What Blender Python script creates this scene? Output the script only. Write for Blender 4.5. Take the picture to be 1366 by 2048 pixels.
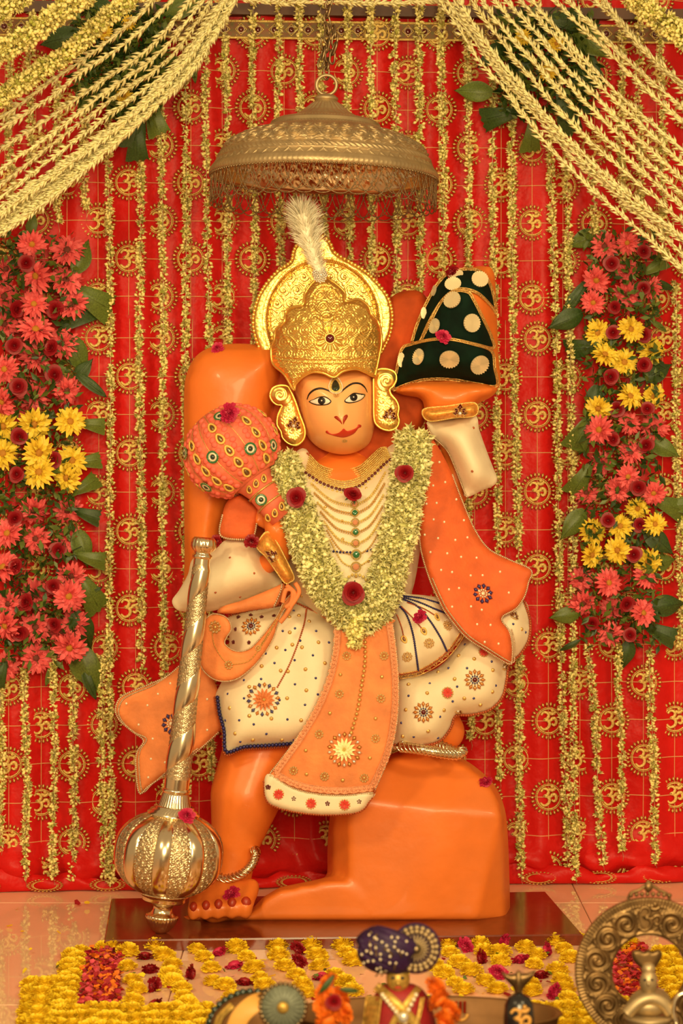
import bpy, bmesh, math, random
import numpy as np
from mathutils import Vector, Matrix, geometry
for _o in list(bpy.data.objects): bpy.data.objects.remove(_o)
SC = bpy.context.scene
COL = SC.collection
PI = math.pi
random.seed(7); RNG = np.random.default_rng(11)

# ------------------------------------------------------------------ camera
FPX, D0, ZC, HOR = 4400.0, 4.4, 1.005, 840.0      # focal length in pixels, distance to statue plane, eye height, horizon row
cam_d = bpy.data.cameras.new('camera'); cam = bpy.data.objects.new('camera', cam_d); COL.objects.link(cam)
cam.location = (0, -D0, ZC); cam.rotation_euler = (PI/2, 0, 0)
cam_d.sensor_fit = 'AUTO'; cam_d.sensor_width = 36; cam_d.lens = FPX/2048*36
cam_d.shift_y = -(1024-HOR)/2048
cam_d.clip_start = .05; cam_d.clip_end = 60
cam_d.dof.use_dof = True; cam_d.dof.focus_distance = 4.42; cam_d.dof.aperture_fstop = 6.0
SC.camera = cam
# ------------------------------------------------------------------ world, lamps, exposure
w = bpy.data.worlds.new('hall'); SC.world = w; w.use_nodes = True
bg = w.node_tree.nodes['Background']; bg.inputs[0].default_value = (1.0, .66, .32, 1); bg.inputs[1].default_value = .44
def area(name, loc, target, size, power, col):
    l = bpy.data.lights.new(name, 'AREA'); l.shape = 'DISK'; l.size = size; l.energy = power; l.color = col
    o = bpy.data.objects.new(name, l); COL.objects.link(o); o.location = loc
    o.rotation_euler = (Vector(target)-Vector(loc)).to_track_quat('-Z', 'Y').to_euler()
    return o
WARM = (1.0, .77, .39)
def spot(name, loc, target, power, col, cone=44, radius=.22):
    l = bpy.data.lights.new(name, 'SPOT'); l.energy = power; l.color = col; l.spot_size = math.radians(cone); l.spot_blend = 1.; l.shadow_soft_size = radius
    o = bpy.data.objects.new(name, l); COL.objects.link(o); o.location = loc
    o.rotation_euler = (Vector(target)-Vector(loc)).to_track_quat('-Z', 'Y').to_euler()
spot('ceiling_spot', (-1.5, -3.0, 2.5), (-.10, .15, .40), 138, WARM, 62)
spot('ceiling_spot', (1.5, -3.1, 2.4), (.15, .15, .40), 126, WARM, 62)
area('fill_light', (.2, -4.2, 1.5), (0, .1, .8), 1.2, 94, WARM)  # unseen fill light added by the camera to brighten the front
vs = SC.view_settings
vs.view_transform = 'Standard'; vs.look = 'None'; vs.gamma = 1; vs.exposure = 0.06; vs.use_curve_mapping = False

# ------------------------------------------------------------------ helpers
def S(Y): return (D0+Y)/FPX
def P(px, py, Y=0.0):
    s = S(Y); return Vector(((px-683)*s, Y, ZC+(HOR-py)*s))
def Pn(px, py, Y):
    px, py, Y = np.broadcast_arrays(np.asarray(px, float), np.asarray(py, float), np.asarray(Y, float))
    s = (D0+Y)/FPX
    return np.stack([(px-683)*s, Y, ZC+(HOR-py)*s], -1)
def crop(ox, oy, sc, pts): return [(ox+p[0]/sc, oy+p[1]/sc) for p in pts]
def floor_pt(px, py, z=0.0):
    d = (ZC-z)*FPX/(py-HOR); return Vector(((px-683)*d/FPX, d-D0, z))

MATS = {}
def mat(name, col, rough=.5, metal=0., var=.0, vscale=40., bump=0., bscale=120., sheen=0., coat=0., col2=None, spec=.5, trans=0., bdist=.004):
    m = bpy.data.materials.new(name); m.use_nodes = True; MATS[name] = m
    nt = m.node_tree; b = nt.nodes['Principled BSDF']
    b.inputs['Roughness'].default_value = rough; b.inputs['Metallic'].default_value = metal
    b.inputs['Sheen Weight'].default_value = sheen; b.inputs['Coat Weight'].default_value = coat
    b.inputs['Coat Roughness'].default_value = .08
    b.inputs['Specular IOR Level'].default_value = spec
    b.inputs['Transmission Weight'].default_value = trans
    c = (*col, 1)
    tc = nt.nodes.new('ShaderNodeTexCoord')
    if var or col2:
        n = nt.nodes.new('ShaderNodeTexNoise'); n.inputs['Scale'].default_value = vscale; n.inputs['Detail'].default_value = 4
        nt.links.new(tc.outputs['Object'], n.inputs['Vector'])
        r = nt.nodes.new('ShaderNodeValToRGB'); r.color_ramp.elements[0].position = .32; r.color_ramp.elements[1].position = .68
        c2 = col2 if col2 else tuple(min(1, x*(1+var)) for x in col)
        r.color_ramp.elements[0].color = (*(x*(1-var) for x in col), 1) if not col2 else c
        r.color_ramp.elements[1].color = (*c2, 1)
        nt.links.new(n.outputs['Fac'], r.inputs['Fac']); nt.links.new(r.outputs['Color'], b.inputs['Base Color'])
    else: b.inputs['Base Color'].default_value = c
    if bump:
        n2 = nt.nodes.new('ShaderNodeTexNoise'); n2.inputs['Scale'].default_value = bscale; n2.inputs['Detail'].default_value = 3
        nt.links.new(tc.outputs['Object'], n2.inputs['Vector'])
        bp = nt.nodes.new('ShaderNodeBump'); bp.inputs['Strength'].default_value = bump; bp.inputs['Distance'].default_value = bdist
        nt.links.new(n2.outputs['Fac'], bp.inputs['Height']); nt.links.new(bp.outputs['Normal'], b.inputs['Normal'])
    return m
M_ORANGE = mat('orange_sindoor_paint', (.80, .19, .026), .42, var=.10, vscale=9, bump=.3, bscale=26, coat=.1)
M_ORANGE_D = mat('shaded_deep_orange_paint', (.50, .075, .014), .7, var=.22, vscale=22, bump=.2, bscale=60, spec=.15)  # orange paint darkened to carry the shade behind head and crown
M_FACE = mat('peach_orange_paint', (.97, .45, .165), .42, var=.05, vscale=10, coat=.15)
M_RED = mat('red_satin', (.60, .009, .008), .42, var=.12, vscale=9, bump=.55, bscale=24, bdist=.01, col2=(.68, .014, .012), spec=.2)
M_GOLDTHREAD = mat('gold_sequin_thread', (.96, .64, .19), .26, .35, var=.2, vscale=300, bump=.6, bscale=420)
M_STITCH = mat('gold_stitching', (.90, .45, .20), .5, .2)
M_JAS = mat('jasmine_cream', (1.0, .88, .34), .6, var=.05, vscale=90)
M_JASG = mat('jasmine_green', (.40, .40, .06), .6, var=.2, vscale=90)
M_TUB = mat('tuberose_cream', (1.0, .91, .48), .55, var=.03, vscale=60)
M_LEAF = mat('leaf_green', (.035, .075, .012), .42, var=.35, vscale=25, bump=.2, bscale=60)
M_LEAF2 = mat('leaf_light_green', (.11, .16, .022), .45, var=.3, vscale=30)
M_PINK = mat('gerbera_pink_petal', (.84, .115, .125), .55, var=.15, vscale=60)
M_YEL = mat('gerbera_yellow_petal', (.97, .66, .05), .55, var=.14, vscale=60)
M_GCEN = mat('gerbera_dark_centre', (.16, .035, .02), .8)
M_GCENY = mat('gerbera_ochre_centre', (.50, .22, .02), .8)
M_ROSE = mat('rose_crimson', (.30, .004, .010), .5, var=.3, vscale=60)
M_ROSEP = mat('carnation_magenta', (.58, .018, .085), .55, var=.3, vscale=60)
M_MARI = mat('marigold_yellow', (.98, .69, .02), .6, var=.1, vscale=70)
M_MARIO = mat('marigold_orange', (.88, .20, .01), .6, var=.18, vscale=70)
M_GOLD = mat('gold_repousse', (.94, .62, .16), .30, .85, var=.04, vscale=80)
M_BRONZE = mat('aged_silver', (.50, .37, .20), .45, .7, var=.15, vscale=26)
M_SILVER = mat('polished_silver', (.86, .73, .50), .2, 1., var=.08, vscale=20)
M_SILVERR = mat('silver_filigree', (.66, .52, .32), .36, .9, var=.3, vscale=160)
M_CHAIN = mat('tarnished_chain', (.30, .21, .11), .35, .9, var=.3, vscale=200)
M_BRASS = mat('dull_brass', (.24, .145, .06), .4, .85, var=.3, vscale=50)
M_CREAM = mat('cream_silk', (.86, .74, .52), .55, var=.03, vscale=30, bump=.1, bscale=90)
M_VELO = mat('orange_velvet', (.72, .125, .024), .7, var=.14, vscale=30, bump=.25, bscale=150)
M_VELO2 = mat('faded_orange_velvet', (.80, .25, .075), .7, var=.18, vscale=24, bump=.3, bscale=120)
M_VELG = mat('bottle_green_velvet', (.002, .012, .006), .85, var=.4, vscale=30, spec=.15)
M_PINKC = mat('coral_pink_cloth', (.80, .17, .09), .65, var=.14, vscale=60)
M_TRIM = mat('silver_gold_trim', (.66, .51, .33), .4, .6, var=.3, vscale=400)
M_TRIMG = mat('gold_braid', (.70, .42, .13), .4, .6, var=.3, vscale=400)
M_TRIMR = mat('rust_braid', (.45, .10, .03), .5, .3, var=.3, vscale=400)
M_TRIMB = mat('navy_sequin', (.035, .03, .14), .25, .4, var=.4, vscale=300)
M_LACE = mat('pink_lace', (.82, .33, .16), .6, var=.25, vscale=300, bump=.5, bscale=300)
M_GEMR = mat('ruby_gem', (.11, .002, .004), .08, 0, coat=.8)
M_GEMO = mat('amber_gem', (.72, .25, .03), .12, .3, coat=.7)
M_GEMB = mat('sapphire_gem', (.015, .018, .16), .1, 0, coat=.8)
M_GEMG = mat('emerald_gem', (.02, .16, .05), .1, 0, coat=.8)
M_GEMD = mat('black_green_gem', (.01, .03, .02), .08, 0, coat=.8)
M_GEMC = mat('crystal', (.85, .78, .66), .06, .5, coat=.8)
M_BLACK = mat('black_paint', (.012, .008, .008), .4)
M_EYEW = mat('eye_white', (.93, .84, .70), .35)
M_LIP = mat('lip_red_paint', (.56, .035, .012), .4)
M_NOSTR = mat('nostril_red_paint', (.40, .03, .008), .4)
M_PEARL = mat('pearl', (.88, .74, .52), .25, .2, coat=.5)
M_FEATH = mat('white_plume', (1.0, .94, .74), .9)
M_SLAB = mat('dark_red_granite', (.17, .030, .010), .14, var=.22, vscale=60)
M_TILE = mat('salmon_marble_tile', (.95, .60, .40), .025, var=.03, vscale=5, spec=.6)
M_GROUT = mat('tile_grout', (.30, .14, .08), .8)
M_WALL = mat('brown_wall_paint', (.10, .03, .015), .8, var=.1)
M_PURPLE = mat('purple_velvet', (.026, .004, .048), .6, var=.25, vscale=90)
M_ROBER = mat('crimson_robe', (.30, .01, .012), .6, var=.2, vscale=90)
M_ROBEG = mat('gold_brocade', (.55, .34, .07), .45, .5, var=.35, vscale=160)
M_TEAL = mat('teal_silk', (.20, .22, .16), .5, .2, var=.2, vscale=90)
M_STONE = mat('black_stone', (.012, .010, .010), .25, coat=.4)
M_OMGOLD = mat('gold_paint', (.75, .38, .08), .5)
M_COPPER = mat('copper_brass_basin', (.22, .10, .03), .5, .5, var=.2, vscale=20)
M_WOOD = mat('dark_wood', (.09, .035, .015), .5, var=.3, vscale=20)

def ordw(n):
    a = ['', 'first', 'second', 'third', 'fourth', 'fifth', 'sixth', 'seventh', 'eighth', 'ninth', 'tenth', 'eleventh', 'twelfth', 'thirteenth', 'fourteenth', 'fifteenth', 'sixteenth', 'seventeenth', 'eighteenth', 'nineteenth']
    if n < 20: return a[n]
    t = {2: 'twent', 3: 'thirt', 4: 'fort'}[n//10]
    return t+'ieth' if n % 10 == 0 else t+'y-'+a[n % 10]
class MB:
    """collects triangles in numpy; build() links them as ONE mesh object"""
    def __init__(s): s.v = []; s.f = []; s.m = []; s.n = 0
    def add(s, V, F, m=0, X=None):
        V = np.asarray(V, float).reshape(-1, 3); F = np.asarray(F, int)
        if F.ndim == 1: F = F.reshape(1, -1)
        if F.shape[1] == 4: F = np.concatenate([F[:, [0, 1, 2]], F[:, [0, 2, 3]]])
        if X is not None:
            X = np.array(X); V = V@X[:3, :3].T+X[:3, 3]
        s.v.append(V); s.f.append(F+s.n); s.m.append(np.full(len(F), m) if np.isscalar(m) else np.asarray(m)); s.n += len(V)
        return s
    def scatter(s, T, R, L, m=0):
        """template T=(V,F) repeated: R (N,3,3), L (N,3)"""
        V, F = np.asarray(T[0], float), np.asarray(T[1], int)
        if F.shape[1] == 4: F = np.concatenate([F[:, [0, 1, 2]], F[:, [0, 2, 3]]])
        N = len(L)
        VV = np.einsum('nij,vj->nvi', R, V)+np.asarray(L)[:, None, :]
        FF = F[None]+(np.arange(N)*len(V))[:, None, None]
        mm = np.full(N, m) if np.isscalar(m) else np.asarray(m)
        s.add(VV.reshape(-1, 3), FF.reshape(-1, 3), np.repeat(mm, len(F)))
        return s
    def tube(s, pts, r, seg=6, m=0, closed=False, X=None, cap=True, flat=1.0):
        p = np.asarray([tuple(q) for q in pts], float); n = len(p)
        r = np.broadcast_to(np.asarray(r, float), (n,))
        if closed: t = np.roll(p, -1, 0)-np.roll(p, 1, 0)
        else: t = np.gradient(p, axis=0)
        t /= np.linalg.norm(t, axis=1)[:, None]+1e-12
        ref = np.array([0, 1., 0]) if abs(t[:, 1]).mean() < .8 else np.array([1., 0, 0])
        a = np.cross(t, ref); bad = np.linalg.norm(a, axis=1) < 1e-3
        if bad.any(): a[bad] = np.cross(t[bad], np.array([.3, .2, .93]))
        a /= np.linalg.norm(a, axis=1)[:, None]+1e-12; b = np.cross(a, t)
        th = np.arange(seg)*2*PI/seg
        V = p[:, None, :]+r[:, None, None]*(np.cos(th)[None, :, None]*a[:, None, :]+flat*np.sin(th)[None, :, None]*b[:, None, :])
        k = n if closed else n-1
        i = np.arange(k)[:, None]; j = np.arange(seg)[None, :]; i2 = (i+1) % n; j2 = (j+1) % seg
        F = np.stack([i*seg+j, i*seg+j2, i2*seg+j2, i2*seg+j], -1).reshape(-1, 4)
        s.add(V.reshape(-1, 3), F, m, X)
        if cap and not closed and seg > 2:
            o = s.n-n*seg
            for base in (0, (n-1)*seg):
                c = [(o+base, o+base+q, o+base+q+1) for q in range(1, seg-1)]
                s.f.append(np.array(c)); s.m.append(np.full(len(c), m))
        return s
    def sphere(s, c, r, m=0, seg=12, rings=8, X=None):
        V, F = UVS(seg, rings)
        s.add(V*np.asarray(r)*np.ones(3)+np.asarray(tuple(c)), F, m, X); return s
    def lathe(s, prof, seg=48, m=0, X=None, rad=None, caps=True):
        """prof [(r,z)] about z; rad(th,z,r)->r modulation"""
        pr = np.asarray(prof, float); n = len(pr); th = np.arange(seg)*2*PI/seg
        R = np.repeat(pr[:, :1], seg, 1); Z = np.repeat(pr[:, 1:2], seg, 1); TH = np.repeat(th[None], n, 0)
        if rad is not None: R = rad(TH, Z, R)
        V = np.stack([R*np.cos(TH), R*np.sin(TH), Z], -1).reshape(-1, 3)
        i = np.arange(n-1)[:, None]; j = np.arange(seg)[None, :]; j2 = (j+1) % seg
        F = np.stack([i*seg+j, i*seg+j2, (i+1)*seg+j2, (i+1)*seg+j], -1).reshape(-1, 4)
        mm = m
        if callable(m): 
            q = m(TH[:-1]+PI/seg, .5*(Z[:-1]+Z[1:])).reshape(-1); mm = np.concatenate([q, q])
        s.add(V, F, mm, X); return s
    def box(s, lo, hi, m=0, X=None):
        x0, y0, z0 = lo; x1, y1, z1 = hi
        V = [(x0,y0,z0),(x1,y0,z0),(x1,y1,z0),(x0,y1,z0),(x0,y0,z1),(x1,y0,z1),(x1,y1,z1),(x0,y1,z1)]
        F = [(0,3,2,1),(4,5,6,7),(0,1,5,4),(1,2,6,5),(2,3,7,6),(3,0,4,7)]
        s.add(V, F, m, X); return s
    def mesh(s, name, mats, smooth=True):
        V = np.concatenate(s.v); F = np.concatenate(s.f); M = np.concatenate(s.m).astype(np.int32)
        me = bpy.data.meshes.new(name)
        me.vertices.add(len(V)); me.vertices.foreach_set('co', V.astype(np.float32).ravel())
        me.loops.add(len(F)*3); me.loops.foreach_set('vertex_index', F.astype(np.int32).ravel())
        me.polygons.add(len(F)); me.polygons.foreach_set('loop_start', np.arange(len(F), dtype=np.int32)*3)
        me.polygons.foreach_set('material_index', M)
        me.polygons.foreach_set('use_smooth', np.full(len(F), bool(smooth)))
        for q in (mats if isinstance(mats, (list, tuple)) else [mats]): me.materials.append(q)
        me.update(calc_edges=True); me.validate()
        return me
    def build(s, name, mats, parent=None, smooth=True, **kw):
        return obj(name, s.mesh(name, mats, smooth), parent, **kw)
_uvs = {}
def UVS(seg, rings):
    if (seg, rings) not in _uvs:
        V = [(0, 0, 1)]+[(math.sin(PI*i/rings)*math.cos(2*PI*j/seg), math.sin(PI*i/rings)*math.sin(2*PI*j/seg), math.cos(PI*i/rings)) for i in range(1, rings) for j in range(seg)]+[(0, 0, -1)]
        F = []
        for j in range(seg):
            j2 = (j+1) % seg
            F.append((0, 1+j, 1+j2)); e = 1+(rings-2)*seg; F.append((e+j, len(V)-1, e+j2))
            for i in range(rings-2):
                a = 1+i*seg; F += [(a+j, a+seg+j, a+seg+j2), (a+j, a+seg+j2, a+j2)]
        _uvs[(seg, rings)] = (np.array(V, float), np.array(F))
    return _uvs[(seg, rings)]
def world(o):
    b = o.matrix_basis
    return b if o.parent is None else world(o.parent)@o.matrix_parent_inverse@b
def obj(name, data, parent=None, loc=None, rot=None, scale=None, label=None, cat=None, group=None, kind=None, keep=True):
    """keep=True: geometry/location given in world space even when parented"""
    o = bpy.data.objects.new(name, data); COL.objects.link(o)
    if loc is not None: o.location = loc
    if rot is not None: o.rotation_euler = rot
    if scale is not None: o.scale = scale if hasattr(scale, '__len__') else (scale,)*3
    if parent is not None:
        o.parent = parent
        if keep: o.matrix_parent_inverse = world(parent).inverted()
    if label: o['label'] = label
    if cat: o['category'] = cat
    if group: o['group'] = group
    if kind: o['kind'] = kind
    return o
def thing(name, label, cat, loc=(0, 0, 0), group=None, kind=None):
    o = obj(name, None, None, loc, label=label, cat=cat, group=group, kind=kind); o.empty_display_size = .02; return o

def catmull(pts, step=6., closed=True):
    p = np.asarray(pts, float); n = len(p); out = []
    rng = range(n) if closed else range(n-1)
    for i in rng:
        a, b, c, d = (p[(i-1) % n], p[i], p[(i+1) % n], p[(i+2) % n]) if closed else (p[max(i-1, 0)], p[i], p[i+1], p[min(i+2, n-1)])
        k = max(1, int(round(np.linalg.norm(c-b)/step)))
        t = (np.arange(k)/k)[:, None]
        out.append(.5*((2*b)+(-a+c)*t+(2*a-5*b+4*c-d)*t*t+(-a+3*b-3*c+d)*t**3))
    if not closed: out.append(p[-1:])
    return np.concatenate(out)
def inside(poly, q):
    x, y = q[:, 0], q[:, 1]; c = np.zeros(len(q), bool); n = len(poly); j = n-1
    for i in range(n):
        xi, yi = poly[i]; xj, yj = poly[j]
        if yi != yj:
            m = ((yi > y) != (yj > y)) & (x < (xj-xi)*(y-yi)/(yj-yi)+xi); c ^= m
        j = i
    return c
def segdist(poly, q):
    a = poly; b = np.roll(poly, -1, 0); d = np.full(len(q), 1e9)
    for i in range(len(a)):
        ab = b[i]-a[i]; L = ab@ab
        if L < 1e-9: continue
        t = np.clip(((q-a[i])@ab)/L, 0, 1)
        d = np.minimum(d, np.linalg.norm(q-(a[i]+t[:, None]*ab), axis=1))
    return d
def pillow_geo(outline, Y=0., thick=.02, bulge=.01, w=20., step=7., yfun=None, sharp=False, relief=None, prof='round', relax=0):
    """solid with a traced outline (pixels), front surface swelling by bulge over w pixels; returns V,F,surf"""
    poly = np.asarray(outline, float) if sharp else catmull(outline, step)
    if sharp:
        poly = np.concatenate([poly[i]+(np.arange(k)/k)[:, None]*(poly[(i+1) % len(poly)]-poly[i]) for i in range(len(poly)) for k in [max(1, int(np.linalg.norm(poly[(i+1) % len(poly)]-poly[i])/step))]])
    lo, hi = poly.min(0), poly.max(0)
    gx, gy = np.meshgrid(np.arange(lo[0]+step*.5, hi[0], step), np.arange(lo[1]+step*.5, hi[1], step*.9))
    gx = gx+(np.arange(gx.shape[0]) % 2)[:, None]*step*.5
    g = np.stack([gx.ravel(), gy.ravel()], -1); g = g[inside(poly, g)]
    if len(g): g = g[segdist(poly, g) > step*.55]
    allp = np.concatenate([poly, g]) if len(g) else poly
    n = len(poly)
    r = geometry.delaunay_2d_cdt([Vector(q) for q in allp], [(i, (i+1) % n) for i in range(n)], [], 1, 1e-4)
    v2 = np.array([tuple(q) for q in r[0]]); F = np.array([f for f in r[2] if len(f) == 3])
    # outward winding: front faces -Y (px right, py down)
    a, b, c = v2[F[:, 0]], v2[F[:, 1]], v2[F[:, 2]]
    cr = (b[:, 0]-a[:, 0])*(c[:, 1]-a[:, 1])-(b[:, 1]-a[:, 1])*(c[:, 0]-a[:, 0])
    F[cr > 0] = F[cr > 0][:, ::-1]
    def raw(px, py):
        q = np.stack([px, py], -1)
        t = np.clip(segdist(poly, q)/w, 0, 1)
        h = np.sqrt(np.maximum(0, 1-(1-t)**2)) if prof == 'round' else t*t*(3-2*t)
        y = Y-bulge*h
        if yfun is not None: y = y+yfun(q[:, 0], q[:, 1])
        return y
    d = segdist(poly, v2); yf = raw(v2[:, 0], v2[:, 1])
    edge = d < 1e-3
    yf[edge] = Y+(yfun(v2[edge, 0], v2[edge, 1]) if yfun is not None else 0)
    if relax:                                              # relax the ridges left by the distance profile
        e = np.concatenate([F[:, [0, 1]], F[:, [1, 2]], F[:, [2, 0]]]); e = np.concatenate([e, e[:, ::-1]]); deg = np.bincount(e[:, 0], minlength=len(v2))
        for _ in range(relax):
            av = np.bincount(e[:, 0], yf[e[:, 1]], len(v2))/np.maximum(deg, 1); yf = np.where(edge, yf, .4*yf+.6*av)
    ys = yf.copy()
    def surf(px, py):
        q = np.stack([np.atleast_1d(np.asarray(px, float)), np.atleast_1d(np.asarray(py, float))], -1); out = np.empty(len(q))
        for c0 in range(0, len(q), 400):
            dd = ((q[c0:c0+400, None, :]-v2[None])**2).sum(-1); ix = np.argpartition(dd, 3, 1)[:, :4]
            ww = 1/(np.take_along_axis(dd, ix, 1)+.05); out[c0:c0+400] = (ww*ys[ix]).sum(1)/ww.sum(1)
        return out
    if relief is not None: yf = yf-relief(v2[:, 0], v2[:, 1])*np.clip(d/3., 0, 1)
    yb = np.full(len(v2), Y+thick)
    if yfun is not None: yb = yb+yfun(v2[:, 0], v2[:, 1])
    yb = np.maximum(yb, yf+.0008)
    nV = len(v2)
    V = np.concatenate([Pn(v2[:, 0], v2[:, 1], yf), Pn(v2[:, 0], v2[:, 1], yb)])
    # boundary edges of the triangulation
    E = {}
    for f in F:
        for i in range(3):
            e = (f[i], f[(i+1) % 3]); 
            if (e[1], e[0]) in E: del E[(e[1], e[0])]
            else: E[e] = 1
    side = np.array([(e[1], e[0], e[0]+nV, e[1]+nV) for e in E])
    tri = np.concatenate([F, F[:, ::-1]+nV, side[:, [0, 1, 2]], side[:, [0, 2, 3]]])
    return V, tri, surf, poly
def pillow(name, outline, m, parent=None, kw=None, **g):
    V, F, surf, poly = pillow_geo(outline, **g)
    o = MB().add(V, F).build(name, m, parent, **(kw or {}))
    return o, surf, poly
def filigree(u, v, cell, turns=1.6):
    row = np.floor(v/cell); off = .5*(row % 2); c = np.floor(u/cell-off)
    cu = (c+.5+off)*cell; cv = (row+.5)*cell
    r = np.hypot(u-cu, v-cv)/cell*2; th = np.arctan2(v-cv, u-cu)
    ch = np.where((c+row) % 2 == 0, 1., -1.)
    ph = (ch*th/(2*PI)+r*turns) % 1
    h = np.exp(-((ph-.5)/.2)**2)*np.clip((1.12-r)*6, 0, 1)
    h += .9*np.exp(-(r/.22)**2)
    h += .7*np.exp(-((r-1.25)/.12)**2)*(.5+.5*np.cos(th*8))
    return np.clip(h, 0, 1)
def on_surf(path, surf, off=.002):
    q = np.asarray(path, float); y = surf(q[:, 0], q[:, 1])-off
    return Pn(q[:, 0], q[:, 1], y)
BEAD = UVS(6, 4)
def beads(mb, pts3, r, gap=None, m=0):
    """a row of small beads along a 3-D polyline"""
    p = np.asarray([tuple(q) for q in pts3], float); L = np.concatenate([[0], np.cumsum(np.linalg.norm(np.diff(p, axis=0), axis=1))])
    n = max(2, int(L[-1]/(gap or r*2))); t = np.linspace(0, L[-1], n)
    q = np.stack([np.interp(t, L, p[:, i]) for i in range(3)], -1)
    mb.scatter(BEAD, np.repeat((np.eye(3)*r)[None], n, 0), q, m); return mb
def rotz(a): return np.array(Matrix.Rotation(a, 3, 'Z'))
def rand_rot(n, axis=None, spread=1.):
    """rotation matrices whose z axis follows given unit vectors (N,3) with random twist"""
    z = axis/np.linalg.norm(axis, axis=1)[:, None]; h = RNG.normal(size=(n, 3))
    x = np.cross(h, z); x /= np.linalg.norm(x, axis=1)[:, None]+1e-9; y = np.cross(z, x)
    return np.stack([x, y, z], -1)
OM = [[(-.45,.33),(-.32,.5),(-.1,.48),(.0,.3),(-.1,.12),(-.26,.07),(-.03,.02),(.06,-.2),(-.05,-.42),(-.3,-.5),(-.5,-.32)],
      [(-.02,.03),(.12,.02),(.25,.16),(.43,.1),(.47,-.1),(.34,-.26),(.2,-.16)], [(.0,.52),(.14,.42),(.32,.44),(.44,.58)]]
def om_tubes(mb, size, r, m=0, X=None, seg=5, flat=.6):
    for st in OM:
        c = catmull([(a*size, b*size) for a, b in st], size*.09, False)
        rr = r*(.45+.55*np.sin(np.linspace(.25, PI-.25, len(c))))
        mb.tube([(x, 0, z) for x, z in c], rr, seg, m, X=X, flat=flat)
    mb.sphere((.22*size, 0, .64*size), (r, r*.6, r), m, 6, 4, X)
    return mb
# ================================================================== SETTING
def PC(px, py, off=0.):
    """point on the curtain plane (turned a few degrees, its far end away from the camera)"""
    k = (px-683)/FPX; Y = (.36+off+.07*D0*k)/(1-.07*k); return P(px, py, Y)
YAW = math.atan(.07)
fl = MB().box((-3.3, -3.6, -.06), (3.3, 1.1, -.004)).build('floor', M_GROUT, None, False, kind='structure')
for i in range(-4, 4):
    for j in range(-4, 2):
        x0, y0 = -.30+.8*i, -.62+.8*j
        mb = MB(); e = .0008; c = .0012
        x1, y1 = x0+.8-e, y0+.8-e; x0 += e; y0 += e
        V = [(x0,y0,-.004),(x1,y0,-.004),(x1,y1,-.004),(x0,y1,-.004),(x0,y0,-c),(x1,y0,-c),(x1,y1,-c),(x0,y1,-c),(x0+c,y0+c,0),(x1-c,y0+c,0),(x1-c,y1-c,0),(x0+c,y1-c,0)]
        F = [(0,1,5,4),(1,2,6,5),(2,3,7,6),(3,0,4,7),(4,5,9,8),(5,6,10,9),(6,7,11,10),(7,4,8,11),(8,9,10,11)]
        mb.add(V, F).build('tile', M_TILE, fl, False)
MB().box((-3.3, .0, 0), (3.3, .12, 2.9), X=Matrix.Translation((0, .47, 0))@Matrix.Rotation(YAW, 4, 'Z')).build('wall_back', M_WALL, None, False, kind='structure')
# stone slab under the statue (corners from the photograph's floor plane)
zt = .022
cs = [floor_pt(208, 1880, zt), floor_pt(1166, 1868, zt), floor_pt(1092, 1783, zt), floor_pt(222, 1797, zt)]
mb = MB(); V = []
ctr = sum((c for c in cs), Vector())/4
for ins, z in ((0, 0.0004), (0, zt-.003), (.003, zt)):
    for c in cs:
        d = (ctr-c).normalized(); V.append((c.x+d.x*ins, c.y+d.y*ins, z))
F = [(3, 2, 1, 0)]+[(a+k*4, (a+1) % 4+k*4, (a+1) % 4+k*4+4, a+k*4+4) for k in (0, 1) for a in range(4)]+[(8, 9, 10, 11)]
mb.add(V, F).build('stone_slab', M_SLAB, None, False, label='dark red polished granite slab under the orange statue', cat='slab')

# ---- red curtain
def fold(x, z):
    a = .0075*np.sin(x*2*PI/.125+.8*np.sin(z*2.1)+1.3)+.0013*np.sin(x*2*PI/.051+1.7*np.sin(z*1.3+x*3))+.0012*np.sin(z*31+x*40+3*np.sin(x*11))+.0018*np.sin(z*19+x*14)*np.sin(x*9)
    return a*(1+.5*np.clip(.5-z, 0, .5))
curtain = thing('curtain', 'red satin curtain embroidered with gold om medallions behind the statue', 'curtain', (0, .36, 0))
nx, nz = 420, 130
X, Z = np.meshgrid(np.linspace(-1.15, 1.25, nx), np.linspace(.012, 2.12, nz))
Yc = .36+.07*X+fold(X, Z)-.03*np.exp(-((Z-.05)/.03)**2)*(1+.5*np.sin(X*23)+.35*np.sin(X*57+Z*60))
V = np.stack([X, Yc, Z], -1).reshape(-1, 3); V2 = V+np.array([0, .003, 0])
i = np.arange(nz-1)[:, None]; j = np.arange(nx-1)[None]
F = np.stack([i*nx+j, i*nx+j+1, (i+1)*nx+j+1, (i+1)*nx+j], -1).reshape(-1, 4)
MB().add(V, F).add(V2, F[:, ::-1]).build('cloth', M_RED, curtain)
# puddled hem
hx = np.linspace(-1.1, 1.2, 260); nprof = 9
rows = []
for k in range(nprof):
    t = k/(nprof-1)*PI
    h = .021+.005*np.sin(hx*17+1)+.004*np.sin(hx*41)+.002*np.sin(hx*97+k)
    rows.append(np.stack([hx, .33+.07*hx-.012*np.sin(t)*(1+.5*np.sin(hx*29)+.35*np.sin(hx*71+k*.5))-.006*np.sin(hx*13), .001+h*(1-math.cos(t))/2*1.6], -1))
V = np.stack(rows).reshape(-1, 3); n = len(hx)
i = np.arange(nprof-1)[:, None]; j = np.arange(n-1)[None]
F = np.stack([i*n+j, i*n+j+1, (i+1)*n+j+1, (i+1)*n+j], -1).reshape(-1, 4)
MB().add(V, F).build('hem', M_RED, curtain)
def cy(x, z): return .36+.07*x+float(fold(np.array(x), np.array(z)))
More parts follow.
